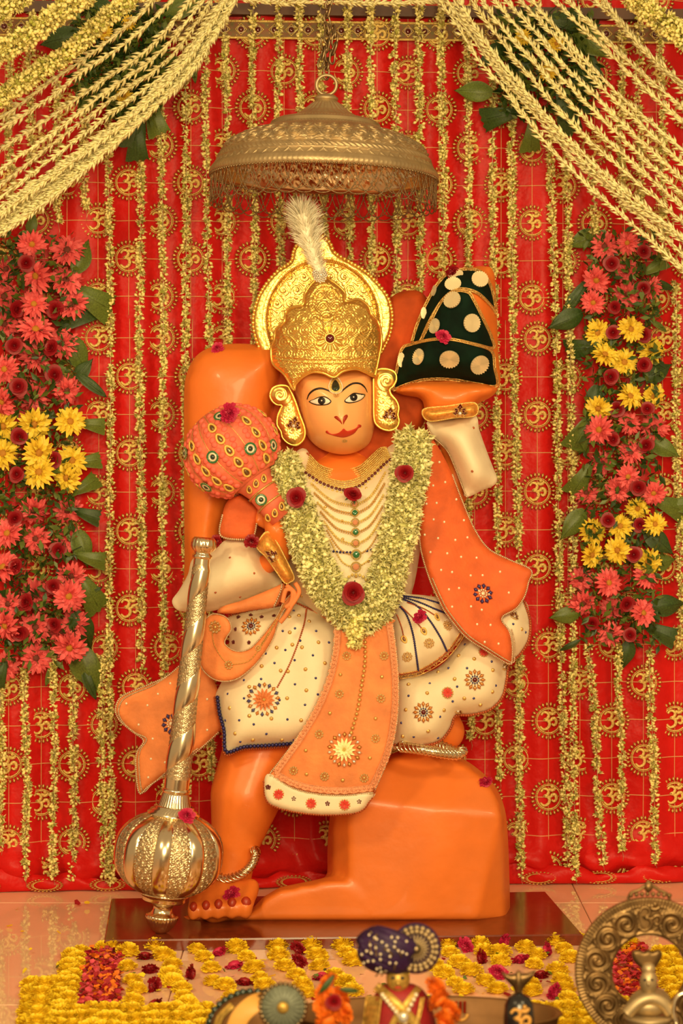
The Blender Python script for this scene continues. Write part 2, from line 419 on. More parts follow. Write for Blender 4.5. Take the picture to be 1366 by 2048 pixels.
# gold grid stitching and medallions
PANELS = [([-12, 64, 140, 215, 291, 366, 442, 518, 593], 258, 62.0, 0), ([676, 753, 829, 906, 984, 1062, 1137, 1215], 260, 62.6, 1), ([1295, 1372, 1448, 1525, 1602, 1680, 1745], 272, 63.4, 0)]
mm = MB(); R1 = .0255
a = np.linspace(0, 2*PI, 33)[:-1]
mm.tube([(R1*math.cos(t), 0, R1*math.sin(t)) for t in a], .0016, 4, 0, closed=True)
mm.tube([(.0285*math.cos(t), 0, .0285*math.sin(t)) for t in a], .0008, 4, 0, closed=True)
for t in np.arange(26)*2*PI/26:
    pt = [(0, .0, .0290), (-.0038, .0, .0365), (0, -.0012, .0405), (.0038, .0, .0365), (0, -.0042, .0355)]
    V = [(p[2]*math.cos(t)-p[0]*math.sin(t), p[1], p[2]*math.sin(t)+p[0]*math.cos(t)) for p in pt]
    mm.add(V, [(0, 1, 4), (1, 2, 4), (2, 3, 4), (3, 0, 4), (0, 3, 2), (0, 2, 1)])
ME_MED = mm.mesh('medallion', M_GOLDTHREAD)
ME_OM = om_tubes(MB(), .036, .0042).mesh('om_motif', M_GOLDTHREAD)
rr = random.Random(3)
for rows, xc, sp, par in PANELS:
    for ri, py in enumerate(rows):
        z = PC(320, py).z
        pts = [(x, cy(x, z)-.0012, z) for x in np.linspace(-1.1, 1.2, 200)]
        MB().tube(pts, .0011, 4).build('stitch_line', M_STITCH, curtain)
        for k in range(-9, 22):
            if (k+ri+len(rows)+par) % 2: continue
            px = xc+sp*k; p = PC(px, py); x = p.x
            if px < -230 or px > 1590: continue
            if 520 < px < 860 and 760 < py < 1480: continue       # wholly behind the statue
            o = obj('medallion', ME_MED, curtain, (x, cy(x, z)-.006, z), (0, rr.uniform(-.05, .05), YAW), (1, .8, rr.uniform(.97, 1.03)))
            obj('om_motif', ME_OM, o, (0, -.0005, 0), (0, 0, 0), keep=False)
    zt_, zb_ = PC(320, rows[0]-38).z, PC(320, rows[-1]+38).z
    for k in range(-9, 22):
        px = xc+sp*k; x = PC(px, rows[len(rows)//2]).x
        pts = [(x, cy(x, z)-.0012, z) for z in np.linspace(max(.05, zb_), min(2.1, zt_), 50)]
        MB().tube(pts, .0009, 4).build('stitch_line', M_STITCH, curtain)
for k in range(-7, 8):
    x = k*.132+.03; obj('medallion', ME_MED, curtain, (x, .318+.07*x, .016), (-.3, 0, YAW), (1, .8, .36))
# brocade border along the top of the curtain, diamonds and studs on it
x = np.linspace(-1.1, 1.2, 120)
zb0, zb1 = PC(683, 80).z, PC(683, 47).z
def strip(z0, z1, off, th):
    mb = MB(); V = []
    for q in x: 
        y = .36+.07*q-off
        V += [(q, y, z0), (q, y, z1), (q, y+th, z1), (q, y+th, z0)]
    n = len(x); F = []
    for s in range(n-1):
        for e in range(4): F.append((s*4+e, s*4+(e+1) % 4, s*4+4+(e+1) % 4, s*4+4+e))
    return mb.add(V, np.array(F)[:, ::-1])
M_BORD = mat('green_red_brocade', (.22, .05, .015), .5, .2, vscale=130, col2=(.13, .11, .02))
bo = strip(zb0, zb1, .014, .004).build('border_band', M_BORD, curtain, False)
for zz in (zb0, zb1): strip(zz-.0022, zz+.0022, .016, .004).build('border_braid', M_GOLDTHREAD, bo)
dm = MB()
s = .0125
dm.tube([(0, 0, s), (s, 0, 0), (0, 0, -s), (-s, 0, 0)], .0015, 4, 0, closed=True)
dm.sphere((0, 0, 0), (.0055, .002, .0055), 1, 8, 6)
dm.tube([(.0075*math.cos(t), 0, .0075*math.sin(t)) for t in np.arange(10)*PI/5], .001, 4, 2, closed=True)
ME_DIA = dm.mesh('border_diamond', [M_GOLDTHREAD, M_GEMR, M_TRIM])
for k in range(-26, 32):
    q = k*.036
    obj('border_diamond', ME_DIA, bo, (q, .36+.07*q-.0155, (zb0+zb1)/2), (0, 0, YAW))
bm0, bm1 = PC(683, 36).z, PC(683, 14).z
strip(bm0, bm1, .03, .03).build('curtain_beam', M_WOOD, None, False, label='dark wooden beam across the top of the red curtain', cat='beam')

# ---- jasmine strings
a5 = np.arange(5)*2*PI/5
BUDV = np.array([(0, 0, 0)]+[(.3*math.cos(t), .3*math.sin(t), .62) for t in a5]+[(0, 0, 1.)])
BUDF = np.array([(0, 1+(k+1) % 5, 1+k) for k in range(5)]+[(6, 1+k, 1+(k+1) % 5) for k in range(5)])
BUD = (BUDV, BUDF)
STARV = np.array([(0, 0, 0)]+[q for t in a5 for q in ((.75*math.cos(t), .75*math.sin(t), .75), (.32*math.cos(t+.5), .32*math.sin(t+.5), .55))])   # open five-petalled flower
STARF = np.array([(0, 1+2*k, 2+2*k) for k in range(5)]+[(0, 1+2*k, 1+(2*k-1) % 10) for k in range(5)])
STAR = (STARV, STARF)
def resample(p, step):
    p = np.asarray([tuple(q) for q in p], float); L = np.concatenate([[0], np.cumsum(np.linalg.norm(np.diff(p, axis=0), axis=1))])
    t = np.arange(0, L[-1], step); return np.stack([np.interp(t, L, p[:, i]) for i in range(3)], -1)
def bud_rope(path, R, per_m, blen, star=.25, green=.22, mb=None, gaps=0., jitter=.5, tilt=.7, down=None):
    """rope of buds: path polyline, radius R, buds per metre, bud length"""
    mb = mb or MB(); p = resample(path, .002); n = int(len(p)*.002*per_m)
    u = RNG.uniform(0, len(p)-1.001, n)
    if gaps:                                                   # thinner stretches of a string
        dens = .5+.5*np.sin(u*.05+RNG.uniform(0, 9))*np.sin(u*.021+RNG.uniform(0, 9)); u = u[RNG.uniform(0, 1, n) > gaps*dens]; n = len(u)
    i0 = u.astype(int); c = p[i0]+(p[i0+1]-p[i0])*(u-i0)[:, None]
    t = np.gradient(p, axis=0)[i0]; t /= np.linalg.norm(t, axis=1)[:, None]
    h = RNG.normal(size=(n, 3)); rad = h-(h*t).sum(1)[:, None]*t; rad /= np.linalg.norm(rad, axis=1)[:, None]
    k = R*np.sqrt(RNG.uniform(.05, 1, n))
    ax = rad+t*RNG.normal(0, tilt, n)[:, None]
    if down is not None: ax = ax+np.asarray(down)*1.
    Rm = rand_rot(n, ax)*(blen*RNG.uniform(.7, 1.25, n))[:, None, None]
    pos = c+rad*k[:, None]-ax/np.linalg.norm(ax, axis=1)[:, None]*blen*.35
    st = RNG.uniform(0, 1, n) < star; g = (RNG.uniform(0, 1, n) < green).astype(int)
    if (~st).any(): mb.scatter(BUD, Rm[~st], pos[~st], g[~st])
    if st.any(): mb.scatter(STAR, Rm[st], pos[st], 0)
    return mb
def string_path(px0, py0, px1, py1, off, wob=2.):
    n = 30; ph = RNG.uniform(0, 6)
    return [PC(px0+(px1-px0)*t+wob*math.sin(t*9+ph), py0+(py1-py0)*t, off+.004*math.sin(t*7+ph)) for t in np.linspace(0, 1, n)]
HANG = [(3,1330,3,1690),(50,1300,53,1762),(108,1300,107,1758),(148,1310,146,1765),(202,1312,208,1755),(18,20,22,430),(62,20,60,420),(115,150,118,450),(167,180,170,420),
        (217,120,223,1770),(280,120,282,1340),(322,100,330,1600),(370,90,374,1650),(412,10,424,1560),(452,10,458,720),(505,0,510,720),(555,0,560,600),(600,0,594,560),(640,0,648,540),
        (694,0,700,560),(742,0,746,600),(790,0,796,620),(840,0,838,930),(883,0,888,640),(935,60,940,1480),(985,150,1000,1560),(1022,200,1044,1757),(1101,260,1134,1762),(1136,290,1152,1762),
        (1183,320,1190,470),(1243,60,1243,420),(1278,20,1280,440),(1320,20,1330,520),(1350,560,1362,1300),(1180,1290,1206,1735),(1236,1290,1246,1702),(1299,1300,1313,1728),(847,780,836,900)]
HLAB = {}
def hl(idx, text):
    for n, i in enumerate(idx): HLAB[i] = text % ordw(n+1)
hl([4, 3, 2, 1, 0], 'jasmine string below the flower panel beside the mace, %s out from the silver mace')
hl([8, 7, 6, 5], 'jasmine string behind the tuberose swag above the mace-side panel, %s from the umbrella')
hl([9, 10, 11, 12, 13, 14], 'jasmine string between the mace-side flower panel and orange pillar, %s from the panel')
hl([15, 16, 17, 18, 19, 20, 21, 22, 23], 'jasmine string passing behind the hanging umbrella, %s counted from the pillar side')
hl([24, 25, 26, 27, 28], 'jasmine string between the hill and the hill-side flower panel, %s from the hill')
hl([29, 30, 31, 32], 'jasmine string behind the tuberose fan above the hill-side panel, %s from the umbrella')
hl([34, 35, 36], 'jasmine string below the flower panel beside the hill, %s out from the rock')
HLAB[33] = 'jasmine string on the outer side of the flower panel beside the hill'; HLAB[37] = 'short piece of jasmine string between an ear plate and the raised arm'
def hang_string(q, k):
    w = RNG.uniform(.85, 1.2)
    path = string_path(*q, -.034-.010*(k % 3))
    mb = bud_rope(path, .0058*w, 800, .0108, .35, .17, gaps=.3)
    o = mb.build('jasmine_string', [M_JAS, M_JASG], None, label=HLAB[k], cat='flower string', group='jasmine strings hanging down the curtain')
    th = MB().tube(path, .0006, 4); tail = Vector(path[-1])
    th.tube([tail, tail+Vector((.003, 0, -.012)), tail+Vector((.001, 0, -.022 if tail.z > .04 else -.012))], .0005, 4)
    th.build('thread', M_TRIM, o)
for k, q in enumerate(HANG): hang_string(q, k)
# ================================================================== FLOWERS (meshes shared by all copies; each faces -Y, unit radius 1)
def petal_strip(L, W, r0, th, lift, droop, n=4, tipw=.25, m=0, mb=None, twist=0.):
    """petal from radius r0 to L at angle th in the XZ plane; lift = forward (-Y) at base, droop at tip"""
    V = []; ws = [.45, 1., .9, tipw] if n == 4 else np.linspace(.5, tipw, n)
    for k in range(n):
        t = k/(n-1); r = r0+(L-r0)*t; y = -(lift*math.sin(t*PI*.6)-droop*t*t)
        for sgn, cup in ((-1, .0), (0, .035), (1, .0)):
            q = sgn*W*ws[k]; a, b = r, q
            V.append((a*math.cos(th)-b*math.sin(th), y+cup+sgn*twist*.1, a*math.sin(th)+b*math.cos(th)))
    F = [(k*3+s, k*3+s+1, k*3+s+4, k*3+s+3) for k in range(n-1) for s in (0, 1)]
    mb.add(V, F, m); return mb
def gerbera(seed, side=0):
    r = random.Random(seed); p = MB()
    for ring, (n, L, lift, y0) in enumerate(((17, 1., .22, 0), (15, .9, .34, -.05), (12, .55, .34, -.10))):
        for k in range(n):
            th = 2*PI*(k+.5*ring)/n+r.uniform(-.07, .07)
            q = MB(); petal_strip(L*r.uniform(.88, 1.05), .135 if ring < 2 else .09, .15, th, lift*r.uniform(.7, 1.3), .12*r.uniform(.3, 2.), m=0, mb=q, twist=r.uniform(-1, 1))
            V = q.v[0]; V[:, 1] += y0; p.add(V, q.f[0])
    c = MB(); c.sphere((0, -.13, 0), (.2, .13, .2), 0, 14, 8)
    for k in range(26):
        th = k*2.4; rr_ = .19*math.sqrt(k/26)+.06
        c.sphere((rr_*math.cos(th), -.22+rr_*.25, rr_*math.sin(th)), .035, 1 if k > 13 else 0, 5, 4)
    c.tube([(0, 0, 0), (0, .25, -.05), (0, .5, -.2)], .06, 5, 2)
    return p, c
GP = [gerbera(i) for i in range(3)]
ME_GER = {}
for nm, pm, cms in (('pink', M_PINK, [M_GCEN, M_PINK, M_LEAF2]), ('yellow', M_YEL, [M_GCENY, M_GCENY, M_LEAF2]), ('pale', M_PINK, [M_GCENY, M_PINK, M_LEAF2])):
    ME_GER[nm] = [(p.mesh('petals', pm), c.mesh('flower_centre', cms)) for p, c in GP]
def rose_mb(seed, petals=18):
    r = random.Random(seed); mb = MB()
    for k in range(petals):
        t = k/(petals-1); th0 = k*2.4; wid = 1.25-.35*t; al = math.radians(4+70*t**1.1); r0 = .05+.30*t; Lp = .62+.06*math.sin(k*3)
        nu, nv = 7, 5; V = []
        for i in range(nv):
            v = i/(nv-1)
            for j in range(nu):
                u = (j/(nu-1)-.5)*2; a = th0+u*wid*(.6+.4*v)
                lv = Lp*v*(1-.22*u*u*v)
                R = r0*(.5+.5*v)+lv*math.sin(al)+.10*v**4*(t+.25)+.02*math.sin(3*a+k)*v
                y = -(lv*math.cos(al)*1.05)-.04*(1-t)+.10*t*v**3
                V.append((R*math.cos(a), y-.06, R*math.sin(a)))
        F = [(i*nu+j, i*nu+j+1, (i+1)*nu+j+1, (i+1)*nu+j) for i in range(nv-1) for j in range(nu-1)]
        mb.add(V, F, 0)
    mb.sphere((0, .02, 0), (.5, .22, .5), 0, 10, 6)
    for k in range(5):
        th = k*1.257+.3; petal_strip(1.0, .14, .2, th, -.05, .3, m=1, mb=mb)
    return mb
ME_ROSE = [rose_mb(i).mesh('rose', [M_ROSE, M_LEAF]) for i in range(3)]
def ruffle_mb(seed, n=46, up=.55):
    """ruffled carnation-like head, dome towards -Y"""
    r = random.Random(seed); mb = MB()
    for k in range(n):
        t = (k+.5)/n; ph = k*2.39996; el = PI/2*(1-t)*1.05
        d = np.array((math.cos(ph)*math.cos(el), -math.sin(el)*up-.08, math.sin(ph)*math.cos(el)))
        nrm = d/np.linalg.norm(d); tx = np.cross(nrm, (0, 1, 0.01)); tx /= np.linalg.norm(tx); ty = np.cross(nrm, tx)
        b = d*.35; w_ = .30; L = d*r.uniform(.85, 1.1)
        q = [b-tx*.08, b+tx*.08]
        for j in range(5):
            u = (j/4-.5)*2
            q.append(L+tx*w_*u+ty*.10*math.sin(j*2.6+k)+nrm*(-.12*u*u+r.uniform(-.05, .05)))
        mb.add(q, [(0, 2, 3), (0, 3, 4), (0, 4, 1), (1, 4, 5), (1, 5, 6)])
    mb.sphere((0, -.05, 0), (.62, .35*up/.55, .62), 0, 8, 6)
    return mb
ME_CARN = [ruffle_mb(i+5, 40).mesh('carnation', M_ROSEP) for i in range(2)]
ME_CARNR = [ruffle_mb(i+9, 34).mesh('carnation', M_ROSE) for i in range(2)]
def pompom(seed, n=110, sq=.72):
    """marigold head: dome of crimped petals, up is +Z, base at z=0"""
    r = random.Random(seed); mb = MB()
    mb.sphere((0, 0, .3*sq), (.66, .66, .5*sq), 0, 10, 6)
    for k in range(n):
        t = (k+.5)/n; ph = k*2.39996; z = 1-1.25*t; rh = math.sqrt(max(.05, 1-min(1, abs(z))**2))
        nrm = np.array((rh*math.cos(ph), rh*math.sin(ph), z)); nrm /= np.linalg.norm(nrm)
        tx = np.cross(nrm, (.1, .2, 1)); tx /= np.linalg.norm(tx); ty = np.cross(nrm, tx)
        c = nrm*.55; L = nrm*r.uniform(.88, 1.08)
        q = [c-tx*.07, c+tx*.07, L-tx*.17+ty*r.uniform(-.12, .12), L+nrm*.07+ty*r.uniform(-.12, .12), L+tx*.17+ty*r.uniform(-.12, .12)]
        q = [(a[0], a[1], (a[2]+.35)*sq) for a in q]
        mb.add(q, [(0, 2, 3), (0, 3, 1), (1, 3, 4)])
    return mb
ME_MARI = [pompom(i).mesh('marigold', M_MARI) for i in range(3)]
ME_MARIO = [pompom(i+4).mesh('marigold', M_MARIO) for i in range(2)]
def leaf_mb(kind):
    """leaf of unit length along +Z from its stem, facing -Y, with folded midrib and pleats"""
    mb = MB(); nv, nu = 10, 9; V = []
    for i in range(nv):
        v = i/(nv-1)
        if kind == 'pointed': wd = .30*math.sin(PI*min(1, v*.93+.07))**.8*(1-.25*v)
        elif kind == 'blunt': wd = .10+.24*v**.8
        else: wd = .13*math.sin(PI*min(1, v*.95+.05))**.7
        for j in range(nu):
            u = (j/(nu-1)-.5)*2
            y = -.10*math.sin(v*PI)+.10*abs(u)*wd*3-.014*math.sin(u*14)*(.3+v)+.12*v*v
            z = v-(.10*u*u*v if kind == 'pointed' else 0)+((.035*math.sin(u*11+1)+.05*u) if (kind == 'blunt' and i == nv-1) else 0)
            V.append((u*wd, y, z))
    n = len(V); V += [(a, b+.008, c) for a, b, c in V]
    F = [(i*nu+j, i*nu+j+1, (i+1)*nu+j+1, (i+1)*nu+j) for i in range(nv-1) for j in range(nu-1)]
    F += [tuple(n+q for q in f[::-1]) for f in F]
    mb.add(V, F); mb.tube([(0, .02, -.18), (0, -.01, 0), (0, -.075, .5), (0, .02, .85)], [.018, .016, .012, .006], 5)
    return mb
ME_LEAF = {k: [leaf_mb(k).mesh('leaf', m_) for m_ in (M_LEAF, M_LEAF2)] for k in ('pointed', 'blunt', 'slim')}
fr = random.Random(21)
def put_gerbera(p, rad, kind, label, group, tilt=(0, 0), vi=None):
    v = fr.randrange(3) if vi is None else vi
    e = (tilt[0]+fr.uniform(-.2, .2), fr.uniform(0, 6.28), tilt[1]+fr.uniform(-.2, .2))
    root = thing('gerbera', label, 'flower', p, group)
    root.rotation_euler = (e[0], 0, e[2]); root.scale = (rad,)*3
    pm, cm = ME_GER[kind][v]
    obj('petals', pm, root, rot=(0, e[1], 0), keep=False); obj('flower_centre', cm, root, keep=False)
def put_flower(name, me, p, rad, label, group, tilt=(0, 0), cat='flower', spin=None):
    return obj(name, me, None, p, (tilt[0]+fr.uniform(-.2, .2), fr.uniform(0, 6.28) if spin is None else spin, tilt[1]+fr.uniform(-.2, .2)), rad, label=label, cat=cat, group=group)
LEAFN = {}
def put_leaf(p, length, ang, kind, label, group, tilt=None):
    """ang: direction the tip points, degrees clockwise from up as seen in front"""
    v = fr.randrange(2); key = (group, kind); LEAFN[key] = LEAFN.get(key, 0)+1
    label = ordw(LEAFN[key])+' '+{'pointed': 'pointed', 'blunt': 'square-cut', 'slim': 'slim'}[kind]+' '+label
    return obj('leaf', ME_LEAF[kind][v], None, p, (fr.uniform(-.25, .15) if tilt is None else tilt, math.radians(ang), fr.uniform(-.3, .3)), length, label=label, cat='leaf', group=group)
def sprigs(name, regions, label, n, parent=None, off=-.055):
    """small-leaved greenery filling between flowers"""
    lv = np.array([(0, 0, 0), (.22, -.05, .45), (0, .02, .5), (-.22, -.05, .45), (0, -.02, 1.)]); lf = np.array([(0, 1, 2), (0, 2, 3), (1, 4, 2), (2, 4, 3)])
    L = []; 
    for (x0, y0, x1, y1, dens) in regions:
        for _ in range(int(n*dens)):
            px, py = fr.uniform(x0, x1), fr.uniform(y0, y1); L.append(tuple(PC(px, py, off+fr.uniform(-.03, .02))))
    N = len(L); ax = RNG.normal(size=(N, 3)); ax[:, 1] = -np.abs(ax[:, 1])*.8
    Rm = rand_rot(N, ax)*(RNG.uniform(.013, .030, N))[:, None, None]
    mb = MB().scatter((lv, lf), Rm, np.array(L), RNG.integers(0, 2, N))
    for (x0, y0, x1, y1, dens) in regions:
        for _ in range(14):
            a = (fr.uniform(x0, x1), fr.uniform(y0, y1))
            mb.tube([PC(a[0], a[1], off+.01), PC(a[0]+fr.uniform(-12, 12), a[1]-fr.uniform(10, 30), off-.01), PC(a[0]+fr.uniform(-20, 20), a[1]-fr.uniform(30, 50), off-.02)], .0012, 4, 0)
    return mb.build(name, [M_LEAF, M_LEAF2], None, label=label, cat='foliage', kind='stuff')

# ---- flower panel beside the silver mace
LG, RG = 'flowers of the panel beside the silver mace', 'flowers of the panel beside the raised hill'
def T1(pts): return [(a/2.97, 420+b/2.97) for a, b in pts]
def T2(pts): return [(a/3.94, 900+b/3.94) for a, b in pts]
pinkL = T1([(190,200),(400,245),(30,350),(220,390),(390,425),(25,515),(200,560),(425,570),(30,680),(210,715),(370,790),(205,870),(30,945),(200,1100),(390,1070),(20,1135)])+T2([(265,470),(530,470),(60,660),(285,700),(550,700),(30,930),(290,1140),(540,1150),(560,990),(70,1210),(50,1380),(280,1400),(590,1370),(550,1550),(280,1640),(490,1440),(40,1700)])
yelL = T1([(20,1280),(200,1270),(415,1260),(20,1450),(225,1440),(235,1560),(425,1490),(400,1590)])
roseL = T1([(155,315),(95,590),(330,595),(85,805),(310,820),(325,980),(110,1050),(115,1345),(100,1570),(315,1480)])+T2([(115,540),(125,920),(210,1200),(430,1375),(150,1440),(460,790),(420,1075)])
for L_ in (pinkL, yelL, roseL): L_.sort(key=lambda q: q[1])
for k, (a, b) in enumerate(pinkL):
    put_gerbera(PC(a, b, -.085+.02*(k % 3)), .0365*fr.uniform(.88, 1.12), 'pink' if k % 3 else 'pale', ordw(k+1)+' highest pink-red gerbera in the flower panel beside the silver mace', LG, (fr.uniform(-.5, .5), fr.uniform(-.55, .55)))
for k, (a, b) in enumerate(yelL):
    put_gerbera(PC(a, b, -.09+.015*(k % 3)), .0365*fr.uniform(.9, 1.1), 'yellow', ordw(k+1)+' highest yellow gerbera in the flower panel beside the silver mace', LG, (fr.uniform(-.3, .3), fr.uniform(-.4, .4)))
for k, (a, b) in enumerate(roseL):
    put_flower('rose', ME_ROSE[k % 3], PC(a, b, -.10+.012*(k % 3)), .0185*fr.uniform(.9, 1.15), ordw(k+1)+' highest crimson rose in the flower panel beside the silver mace', LG, (fr.uniform(-.3, .3), fr.uniform(-.4, .4)))
for a, b, L, ang, kd in sorted([(150,545,.085,25,'pointed'),(140,575,.10,118,'blunt'),(122,655,.095,55,'blunt'),(132,670,.10,150,'pointed'),(150,745,.085,128,'slim'),(150,760,.06,40,'pointed'),(158,845,.055,100,'blunt'),(150,925,.055,85,'blunt'),(150,985,.06,60,'blunt'),(150,1020,.055,110,'blunt'),
        (155,1060,.085,165,'pointed'),(155,1110,.06,105,'blunt'),(160,1150,.09,150,'blunt'),(150,1225,.10,155,'pointed'),(150,1290,.12,155,'pointed'),(165,1330,.08,160,'slim'),(150,1190,.06,75,'slim'),(20,470,.06,-60,'pointed'),(60,470,.05,10,'pointed'),(10,1320,.06,200,'blunt'),(20,1000,.05,-70,'slim'),(110,1320,.06,200,'slim')], key=lambda q: q[1]):
    put_leaf(PC(a, b, -.045-fr.uniform(0, .02)), L, ang, kd, 'leaf from the top edging the flower panel beside the silver mace', 'leaves of the panel beside the silver mace')
sprigs('foliage', [(-10, 470, 150, 1330, 1.)], 'small-leaved greenery filling the flower panel beside the silver mace', 2000)
# ---- flower panel beside the raised hill
def T3(pts): return [(1060+a/4.096, 420+b/4.096) for a, b in pts]
def T4(pts): return [(1060+a/4.096, 880+b/4.096) for a, b in pts]
pinkR = T3([(610,300),(800,270),(790,500),(550,570),(800,690),(520,755),(570,1800),(810,1750),(1020,1790),(1000,640)])+T4([(590,190),(820,110),(460,430),(720,400),(1010,430),(420,1140),(640,1170),(940,1130),(670,1380),(920,1420),(660,1590),(800,300),(430,1330)])
yelR = T3([(545,1005),(820,980),(610,1190),(770,1250),(990,1150),(815,1530),(1000,1520),(560,1620)])+T4([(510,750),(740,710),(880,560),(1020,690),(500,940),(720,900),(960,1000)])
roseR = T3([(930,340),(670,440),(930,640),(695,795),(680,1005),(930,1020),(660,1370),(930,1270),(715,1630),(960,1630),(680,1880),(950,1930)])+T4([(890,390),(640,660),(900,695),(850,940),(790,1345),(510,1500),(820,1600)])
for L_ in (pinkR, yelR, roseR): L_.sort(key=lambda q: q[1])
for k, (a, b) in enumerate(pinkR):
    put_gerbera(PC(a, b, -.085+.02*(k % 3)), .0305*fr.uniform(.88, 1.15), 'pink' if k % 3 else 'pale', ordw(k+1)+' highest pink-red gerbera in the flower panel beside the raised hill', RG, (fr.uniform(-.45, .45), fr.uniform(-.5, .5)))
for k, (a, b) in enumerate(yelR):
    put_gerbera(PC(a, b, -.09+.015*(k % 3)), .0305*fr.uniform(.9, 1.12), 'yellow', ordw(k+1)+' highest yellow gerbera in the flower panel beside the raised hill', RG, (fr.uniform(-.4, .4), fr.uniform(-.5, .5)))
for k, (a, b) in enumerate(roseR):
    put_flower('rose', ME_ROSE[k % 3], PC(a, b, -.10+.012*(k % 3)), .0165*fr.uniform(.9, 1.12), ordw(k+1)+' highest crimson rose in the flower panel beside the raised hill', RG, (fr.uniform(-.3, .3), fr.uniform(-.4, .4)))
for a, b, L, ang, kd in sorted([(1195,465,.075,-115,'pointed'),(1190,520,.06,-160,'slim'),(1175,560,.10,-145,'slim'),(1165,625,.085,-115,'pointed'),(1200,690,.075,-100,'blunt'),(1195,770,.07,-165,'pointed'),(1185,830,.085,-150,'blunt'),(1290,560,.075,105,'slim'),(1290,545,.055,60,'blunt'),(1290,760,.075,60,'pointed'),(1300,880,.075,120,'pointed'),
        (1180,930,.075,-150,'blunt'),(1170,1020,.085,-140,'pointed'),(1310,1000,.085,110,'blunt'),(1290,1060,.085,130,'pointed'),(1300,1130,.07,80,'pointed'),(1160,1225,.07,-100,'pointed'),(1300,1215,.09,85,'pointed'),(1290,1250,.07,115,'blunt'),(1260,1280,.07,-170,'pointed'),(1330,1010,.07,90,'blunt'),(1160,1280,.05,-120,'slim'),(1180,1110,.07,-160,'slim'),(1300,640,.05,120,'slim')], key=lambda q: q[1]):
    put_leaf(PC(a, b, -.045-fr.uniform(0, .02)), L, ang, kd, 'leaf from the top edging the flower panel beside the raised hill', 'leaves of the panel beside the raised hill')
sprigs('foliage', [(1165, 460, 1320, 1290, 1.)], 'small-leaved greenery filling the flower panel beside the raised hill', 1800)
# ---- leaf bunches under the beam, behind the swags
for a, b, L, ang, kd in sorted([(165,70,.10,-100,'pointed'),(225,30,.09,-60,'pointed'),(330,30,.10,60,'pointed'),(260,110,.09,160,'blunt'),(280,215,.085,190,'blunt'),(275,250,.075,182,'blunt'),(300,200,.075,165,'blunt'),(385,110,.06,175,'slim'),(200,180,.08,-130,'pointed'),(330,120,.08,120,'pointed'),(230,150,.09,180,'blunt')], key=lambda q: q[1]):
    put_leaf(PC(a, b, -.07-fr.uniform(0, .02)), L, ang, kd, 'leaf from the top in the bunch below the jasmine ropes', 'leaf bunch below the jasmine ropes')
for a, b, L, ang, kd in sorted([(985,185,.085,-85,'pointed'),(1035,225,.08,-100,'blunt'),(1065,240,.07,180,'blunt'),(1050,110,.10,-150,'pointed'),(1150,60,.10,130,'pointed'),(1180,110,.07,170,'blunt'),(1120,180,.10,160,'blunt'),(1010,90,.08,-130,'pointed'),(1090,40,.08,90,'blunt'),(1140,140,.08,120,'pointed')], key=lambda q: q[1]):
    put_leaf(PC(a, b, -.07-fr.uniform(0, .02)), L, ang, kd, 'leaf from the top in the bunch behind the tuberose fan', 'leaf bunch with yellow gerberas')
sprigs('foliage', [(150, 20, 330, 200, 1.), (230, 150, 310, 240, .4)], 'dark small-leaved bunch below the thick jasmine ropes', 1500, off=-.065)
sprigs('foliage', [(1000, 30, 1190, 230, 1.)], 'dark small-leaved bunch behind the fan of tuberose strings', 1500, off=-.065)
for a, b, r_ in [(248,192,.02),(210,65,.02),(258,45,.018)]:
    put_gerbera(PC(a, b, -.10), r_, 'yellow', 'small yellow gerbera in the leaf bunch below the jasmine ropes', 'yellow gerberas below the jasmine ropes')
for a, b, r_ in [(1046,75,.02),(1096,145,.021),(1112,88,.02)]:
    put_gerbera(PC(a, b, -.10), r_, 'yellow', 'small yellow gerbera in the leaf bunch behind the tuberose fan', 'yellow gerberas behind the tuberose fan')

# ---- swags of tuberose strings
def tuberose(path, R=.0075, gap=.0085, per=6, flip=1.):
    """string of slim flowers: clusters of pointed petals raked back along the string"""
    p = resample(path, gap); n = len(p); t = np.gradient(p, axis=0); t /= np.linalg.norm(t, axis=1)[:, None]
    N = n*per; tt = np.repeat(t, per, 0); c = np.repeat(p, per, 0)+RNG.normal(0, .0012, (N, 3))
    h = RNG.normal(size=(N, 3)); rad = h-(h*tt).sum(1)[:, None]*tt; rad /= np.linalg.norm(rad, axis=1)[:, None]
    ax = tt*flip*RNG.uniform(.7, 1.6, N)[:, None]+rad*RNG.uniform(.35, 1., N)[:, None]
    sl = np.array([(0, 0, 0)]+[(.13*math.cos(q), .13*math.sin(q), .5) for q in (0, 2.09, 4.19)]+[(0, 0, 1.)]); sf = np.array([(0, 2, 1), (0, 3, 2), (0, 1, 3), (4, 1, 2), (4, 2, 3), (4, 3, 1)])
    mb = MB().scatter((sl, sf), rand_rot(N, ax)*(RNG.uniform(.014, .028, N))[:, None, None], c-ax*.003, 0)
    mb.tube(resample(path, .02), .0022, 5, 0)
    return mb
def half(pts): return [(a/2, b/2) for a, b in pts]
SW_L = [half(q) for q in ([(620,-20),(580,40),(400,190),(200,330),(-20,490)],[(710,-20),(520,160),(350,270),(200,390),(-20,530)],[(780,-20),(600,190),(400,330),(200,470),(-20,610)],[(830,-20),(640,210),(420,370),(200,540),(-20,690)],[(860,-20),(680,230),(470,380),(250,545),(-20,755)],[(900,-20),(720,240),(560,370),(380,500),(200,640),(-20,805)],
    [(905,-20),(760,200),(600,385),(400,550),(200,690),(-20,845)],[(915,-20),(765,215),(602,400),(400,565),(200,712),(-20,868)],[(925,-20),(770,228),(602,412),(400,582),(200,735),(-20,890)],[(935,-20),(775,240),(600,425),(400,598),(200,757),(-20,912)],[(945,-20),(778,250),(600,436),(400,612),(200,778),(-20,935)],[(952,-20),(780,262),(598,448),(398,628),(200,795),(-20,952)])]
